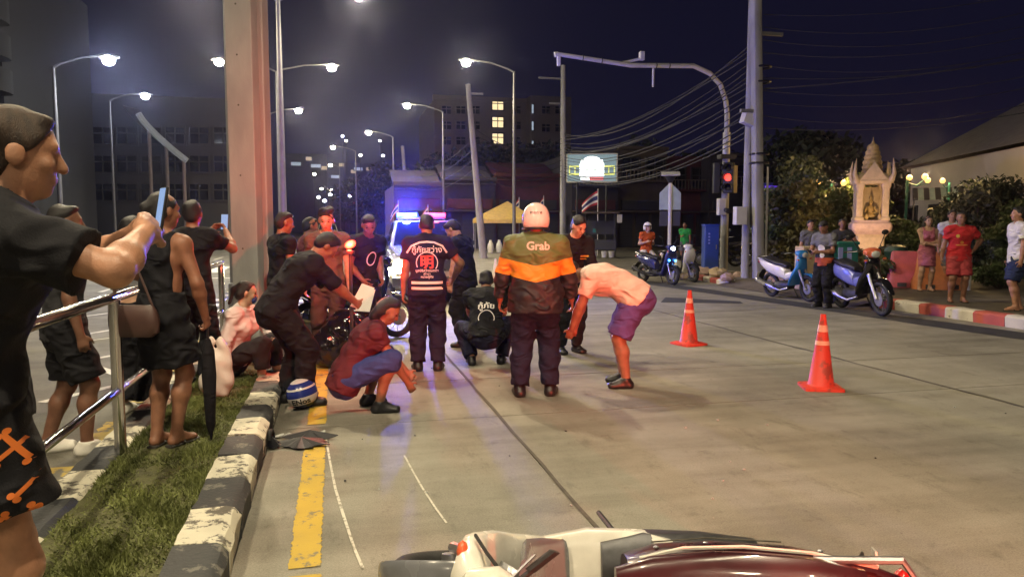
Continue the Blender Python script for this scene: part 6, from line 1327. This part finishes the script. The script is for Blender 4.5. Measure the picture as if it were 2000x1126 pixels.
# --- helmeted delivery rider
bandmat('rider_jacket', [(0, (.012, .010, .014)), (1.085, (.66, .27, .02)), (1.23, (.10, .14, .04))], chev=-.22, rough=.6, bump=.2)
p = Person('helmeted rider in olive and orange jacket, back turned, at the centre', G(1046, 772, 0), face_dir(1046), H=1.76, wide=1.34, lean=(2, 8), hands=[(-.36, .16, .82), (.36, .18, .82)], elbow=[(-1, -.5, 0), (1, -.5, 0)], head=(0, -14), skin='skin_b', facing='back', feet=[(-.15, 0, 0), (.14, .05, 0)], vox=.012)
so = p.top('rider_jacket', 1.88, .034, name='jacket', hem=-.14, fold=.005, taper=.004); p.bottom('cloth_navy', 1.95, .03, fold=.006); p.shoes('shoe_black', .018, .08); hm = p.helmet()
decal('lettering', [poly_text('Grab', .105, bold=.0025)], 'print_pale', so, (0.02, -.9, 1.415), (0, 1, 0), (1, 0, 0), (0, 0, 1))
decal('lettering', [poly_text('mon·e', .045, bold=.0006)], 'black_plastic', hm, Vector(p.hc) + Vector((0, -.5, .075)), (0, 1, 0), (1, 0, 0), (0, 0, 1), off=.003)
p.hair('hair', 'short', .004)
# --- police officer facing the camera
p = Person('police officer in black uniform looking down, between rider and bending man', XY(1113, 8.9, 0), 188, H=1.74, wide=1.08, lean=(10, 16), head=(-12, -34), skin='skin_c', hands=[(-.16, .40, .86), (.16, .40, .86)], vox=.012); so = p.top('cloth_black', 1.85, .026, name='uniform_shirt'); p.bottom('cloth_black', 1.95); p.hair(); p.shoes()
decal('shoulder_badge', [disc((0, 0), .045)], 'print_orange', so, (-.9, .02, 1.27), (1, 0, 0), (0, -1, 0), (0, 0, 1)); decal('name_strip', [strip([(-.05, 0), (.05, 0)], .02), strip([(-.045, -.035), (.03, -.035)], .012)], 'print_yellow', so, (-.09, .9, 1.23), (0, -1, 0), (-1, 0, 0), (0, 0, 1))
# --- bending man in pale shirt
p = Person('man in pale shirt bent double, reaching down to the road', G(1218, 752, 0), face_dir(1218) + 92, H=1.72, wide=1.30, pelvis=(0, -.10, .90), lean=(52, 76), feet=[(-.13, 0, 0), (.13, .02, 0)], hands=[(-.16, .62, .32), (.16, .56, .36)], elbow=[(-1, .3, 0), (1, .3, 0)], head=(0, -80), skin='skin_b', facing='side', vox=.012)
p.top('cloth_cream', .65, .03, fold=.005, hem=-.06); p.bottom('cloth_purple', .95, .035, name='shorts', taper=.02); p.hair(); p.shoes('shoe_black')
# --- crouching person at the left of the group
p = Person('person in dark top crouching on the road beside the blue helmet', G(705, 800, 0), -85, H=1.66, pelvis=(0, -.12, .30), lean=(24, 36), feet=[(-.16, .10, 0), (.14, .16, 0)], knee=[(-.4, 1, .6), (.4, 1, .6)], hands=[(-.10, .42, .30), (.16, .40, .22)], elbow=[(-1, 0, -.3), (1, 0, -.3)], head=(20, -36), skin='skin_b', wide=1.05)
p.top('cloth_maroon', .5, .026, hem=-.13); p.bottom('cloth_blue', 1.1, .03, name='shorts'); p.hair('hair', 'bob'); p.shoes('shoe_black')
# --- far side of the road
p = Person('motorbike rider with white helmet and orange vest sitting on the blue lit scooter', G(1272, 545, 0) + Vector((-.06, .25, 0)), 188, H=1.70, pelvis=(0, -.02, .86), lean=(3, 8), feet=[(-.26, .22, .1), (.26, .22, .1)], hands=[(-.12, .20, 1.12), (.14, .22, 1.12)], skin='skin_c', vox=.016); p.top('cloth_orange', .5, .026, name='vest'); p.bottom('cloth_offwhite', 1.5); p.helmet(); p.shoes()
p = Person('man in green shirt standing behind the white scooter', XY(1338, 29.5, .02), 140, H=1.70, wide=1.1, skin='skin_b', vox=.018, facing='side', hands=[(-.25, .1, .85), (.05, .2, 1.15)]); p.top('cloth_green', .6); p.bottom('cloth_grey', .95, .03, name='shorts'); p.hair(); p.shoes()
p = Person('delivery rider in black and orange jacket reading his phone by the motorbike', G(1608, 600, 0), 112, H=1.70, skin='skin_b', head=(-8, -35), hands=[(-.06, .30, 1.10), (.10, .32, 1.08)], elbow=[(-.8, -.6, -.8), (.8, -.6, -.8)], vox=.015, facing='side')
bandmat('delivery_jacket', [(0, (.45, .07, .02)), (.98, (.014, .014, .018)), (1.20, (.11, .11, .12))], rough=.7, bump=.2); so = p.top('delivery_jacket', .62, .028, name='jacket', hem=-.08); p.bottom('cloth_black', 1.95, .03); p.hair(); p.shoes()
decal('printed_emblem', [disc((0, 0), .075), disc((.02, -.13), .05)], 'print_white', so, (.0, .9, 1.16), (0, -1, 0), (-1, 0, 0), (0, 0, 1)); phone_for(p, 1, 'phone in the hands of the delivery rider', 35)
p = Person('woman behind the delivery rider leaning on a stand', XY(1645, 14.6, .14), 150, H=1.60, skin='skin_b', female=True, hands=[(-.08, .28, 1.12), (.1, .28, 1.05)], vox=.017, elbow=[(-1, 0, -.6), (1, 0, -.6)]); p.top('cloth_charcoal', .5); p.bottom('cloth_black', 1.95); p.hair('hair', 'tied'); p.shoes()
p = Person('grey dressed person half hidden behind the delivery rider', XY(1582, 15.8, .14), 170, H=1.58, skin='skin_a', vox=.018); p.top('cloth_grey', .8); p.bottom('cloth_charcoal', 1.95); p.hair(); p.shoes()
p = Person('woman in pink patterned dress with arms folded on the pavement', G(1806, 568, .14), 158, H=1.66, skin='skin_c', female=True, hands=[(.06, .20, 1.06), (-.08, .22, 1.04)], elbow=[(-1, -.3, -.5), (1, -.3, -.5)], vox=.014, fist=(.5, .5)); p.top('cloth_pink', 0, .012, hem=-.02, name='dress_top', low=.03, neck=.10); p.skirt('cloth_pink', .80, .0, waist=.16); p.hair('hair', 'long'); p.sandals('shoe_black')
p = Person('man in white shirt standing behind the man in red', XY(1858, 14.3, .14), 150, H=1.80, skin='skin_a', vox=.016, wide=1.1); p.top('cloth_white', .6); p.bottom('cloth_grey', .95, name='shorts'); p.hair(); p.sandals()
p = Person('man in red football shirt and red shorts with hand on hip', G(1868, 590, .14), 152, H=1.70, skin='skin_b', wide=1.16, hands=[(.0, .0, 0), (0, 0, 0)] if False else [(-.24, .04, 1.0), (.30, .02, .84)], elbow=[(-1, -.6, .2), (.6, -1, 0)], vox=.014); so = p.top('cloth_red', .62, .026); p.bottom('cloth_redshort', .92, .035, name='shorts', taper=.02); p.hair(); p.sandals('shoe_black')
decal('shirt_crest', [disc((0, 0), .032)], 'print_yellow', so, (.08, .9, 1.27), (0, -1, 0), (-1, 0, 0), (0, 0, 1)); decal('shirt_sponsor', [strip([(-.10, 0), (.10, 0)], .018), disc((0, .05), .03)], 'print_gold', so, (0, .9, 1.10), (0, -1, 0), (-1, 0, 0), (0, 0, 1))
p = Person('man in white shirt and dark shorts at the right edge of the picture', G(1984, 606, .14), 62, H=1.76, skin='skin_a', wide=1.2, vox=.013, facing='side', feet=[(-.1, .06, 0), (.1, -.06, 0)]); p.top('cloth_white', .62, .028); p.bottom('cloth_denim', .95, .035, name='shorts', taper=.02); p.hair('hair', 'short'); p.sandals('sole')
# delivery box on the black motorbike, standing frame behind
bx = thing('delivery_box', 'teal delivery box with pale blue panels on the black motorbike', 'box', XY(1648, 12.6, .80), R(-8)); MB().box((0, 0, .23), (.42, .40, .44)).build('body', 'teal', bx, bevel=.02); MB().box((0, 0, .47), (.45, .43, .06)).build('lid', 'teal', bx, bevel=.015)
for x in (-.16, .02): MB().box((x, -.204, .22), (.09, .012, .34)).build('pale_panel', 'lavender', bx)
bx.location = bx.location
# red emergency light: beacon of the rescue vehicle that stands behind the camera
rv = thing('rescue_beacon', 'red rotating beacon of the rescue vehicle behind the camera', 'beacon', (3.2, -9.0, 0), 0)
MB().lathe([(.12, 0), (.12, .03), (.03, .05), (.03, 1.2)], n=12).build('pole', 'dark_frame', rv); MB().lathe([(.09, 1.2), (.09, 1.24), (.07, 1.3), (.06, 1.4), (.0, 1.43)], n=16).build('lens', 'red_plastic', rv)
point_light('beacon_light', rv, (0, .18, 1.32), RED_W * 1.25, (1.0, .10, .045), .12, 'SPOT', (R(90.5), 0, R(4.0)), 27)
# ------------------------------------------------------------------ thin haze, added so the lamps get halos
hz = MB().box((20, 115, 14), (260, 300, 30.4)).build('haze', None); struct(hz, 'stuff'); hz['label'] = 'thin haze added for the glow round the lamps'
hm_ = bpy.data.materials.new('haze'); hm_.use_nodes = True; nt = hm_.node_tree; nt.nodes.clear()
ou = nt.nodes.new('ShaderNodeOutputMaterial'); pv_ = nt.nodes.new('ShaderNodeVolumePrincipled'); pv_.inputs['Color'].default_value = (.62, .64, 1, 1); pv_.inputs['Density'].default_value = 0.0010; pv_.inputs['Anisotropy'].default_value = 0.93
nt.links.new(pv_.outputs[0], ou.inputs['Volume']); hz.data.materials.append(hm_)
SC.cycles.volume_bounces = 0
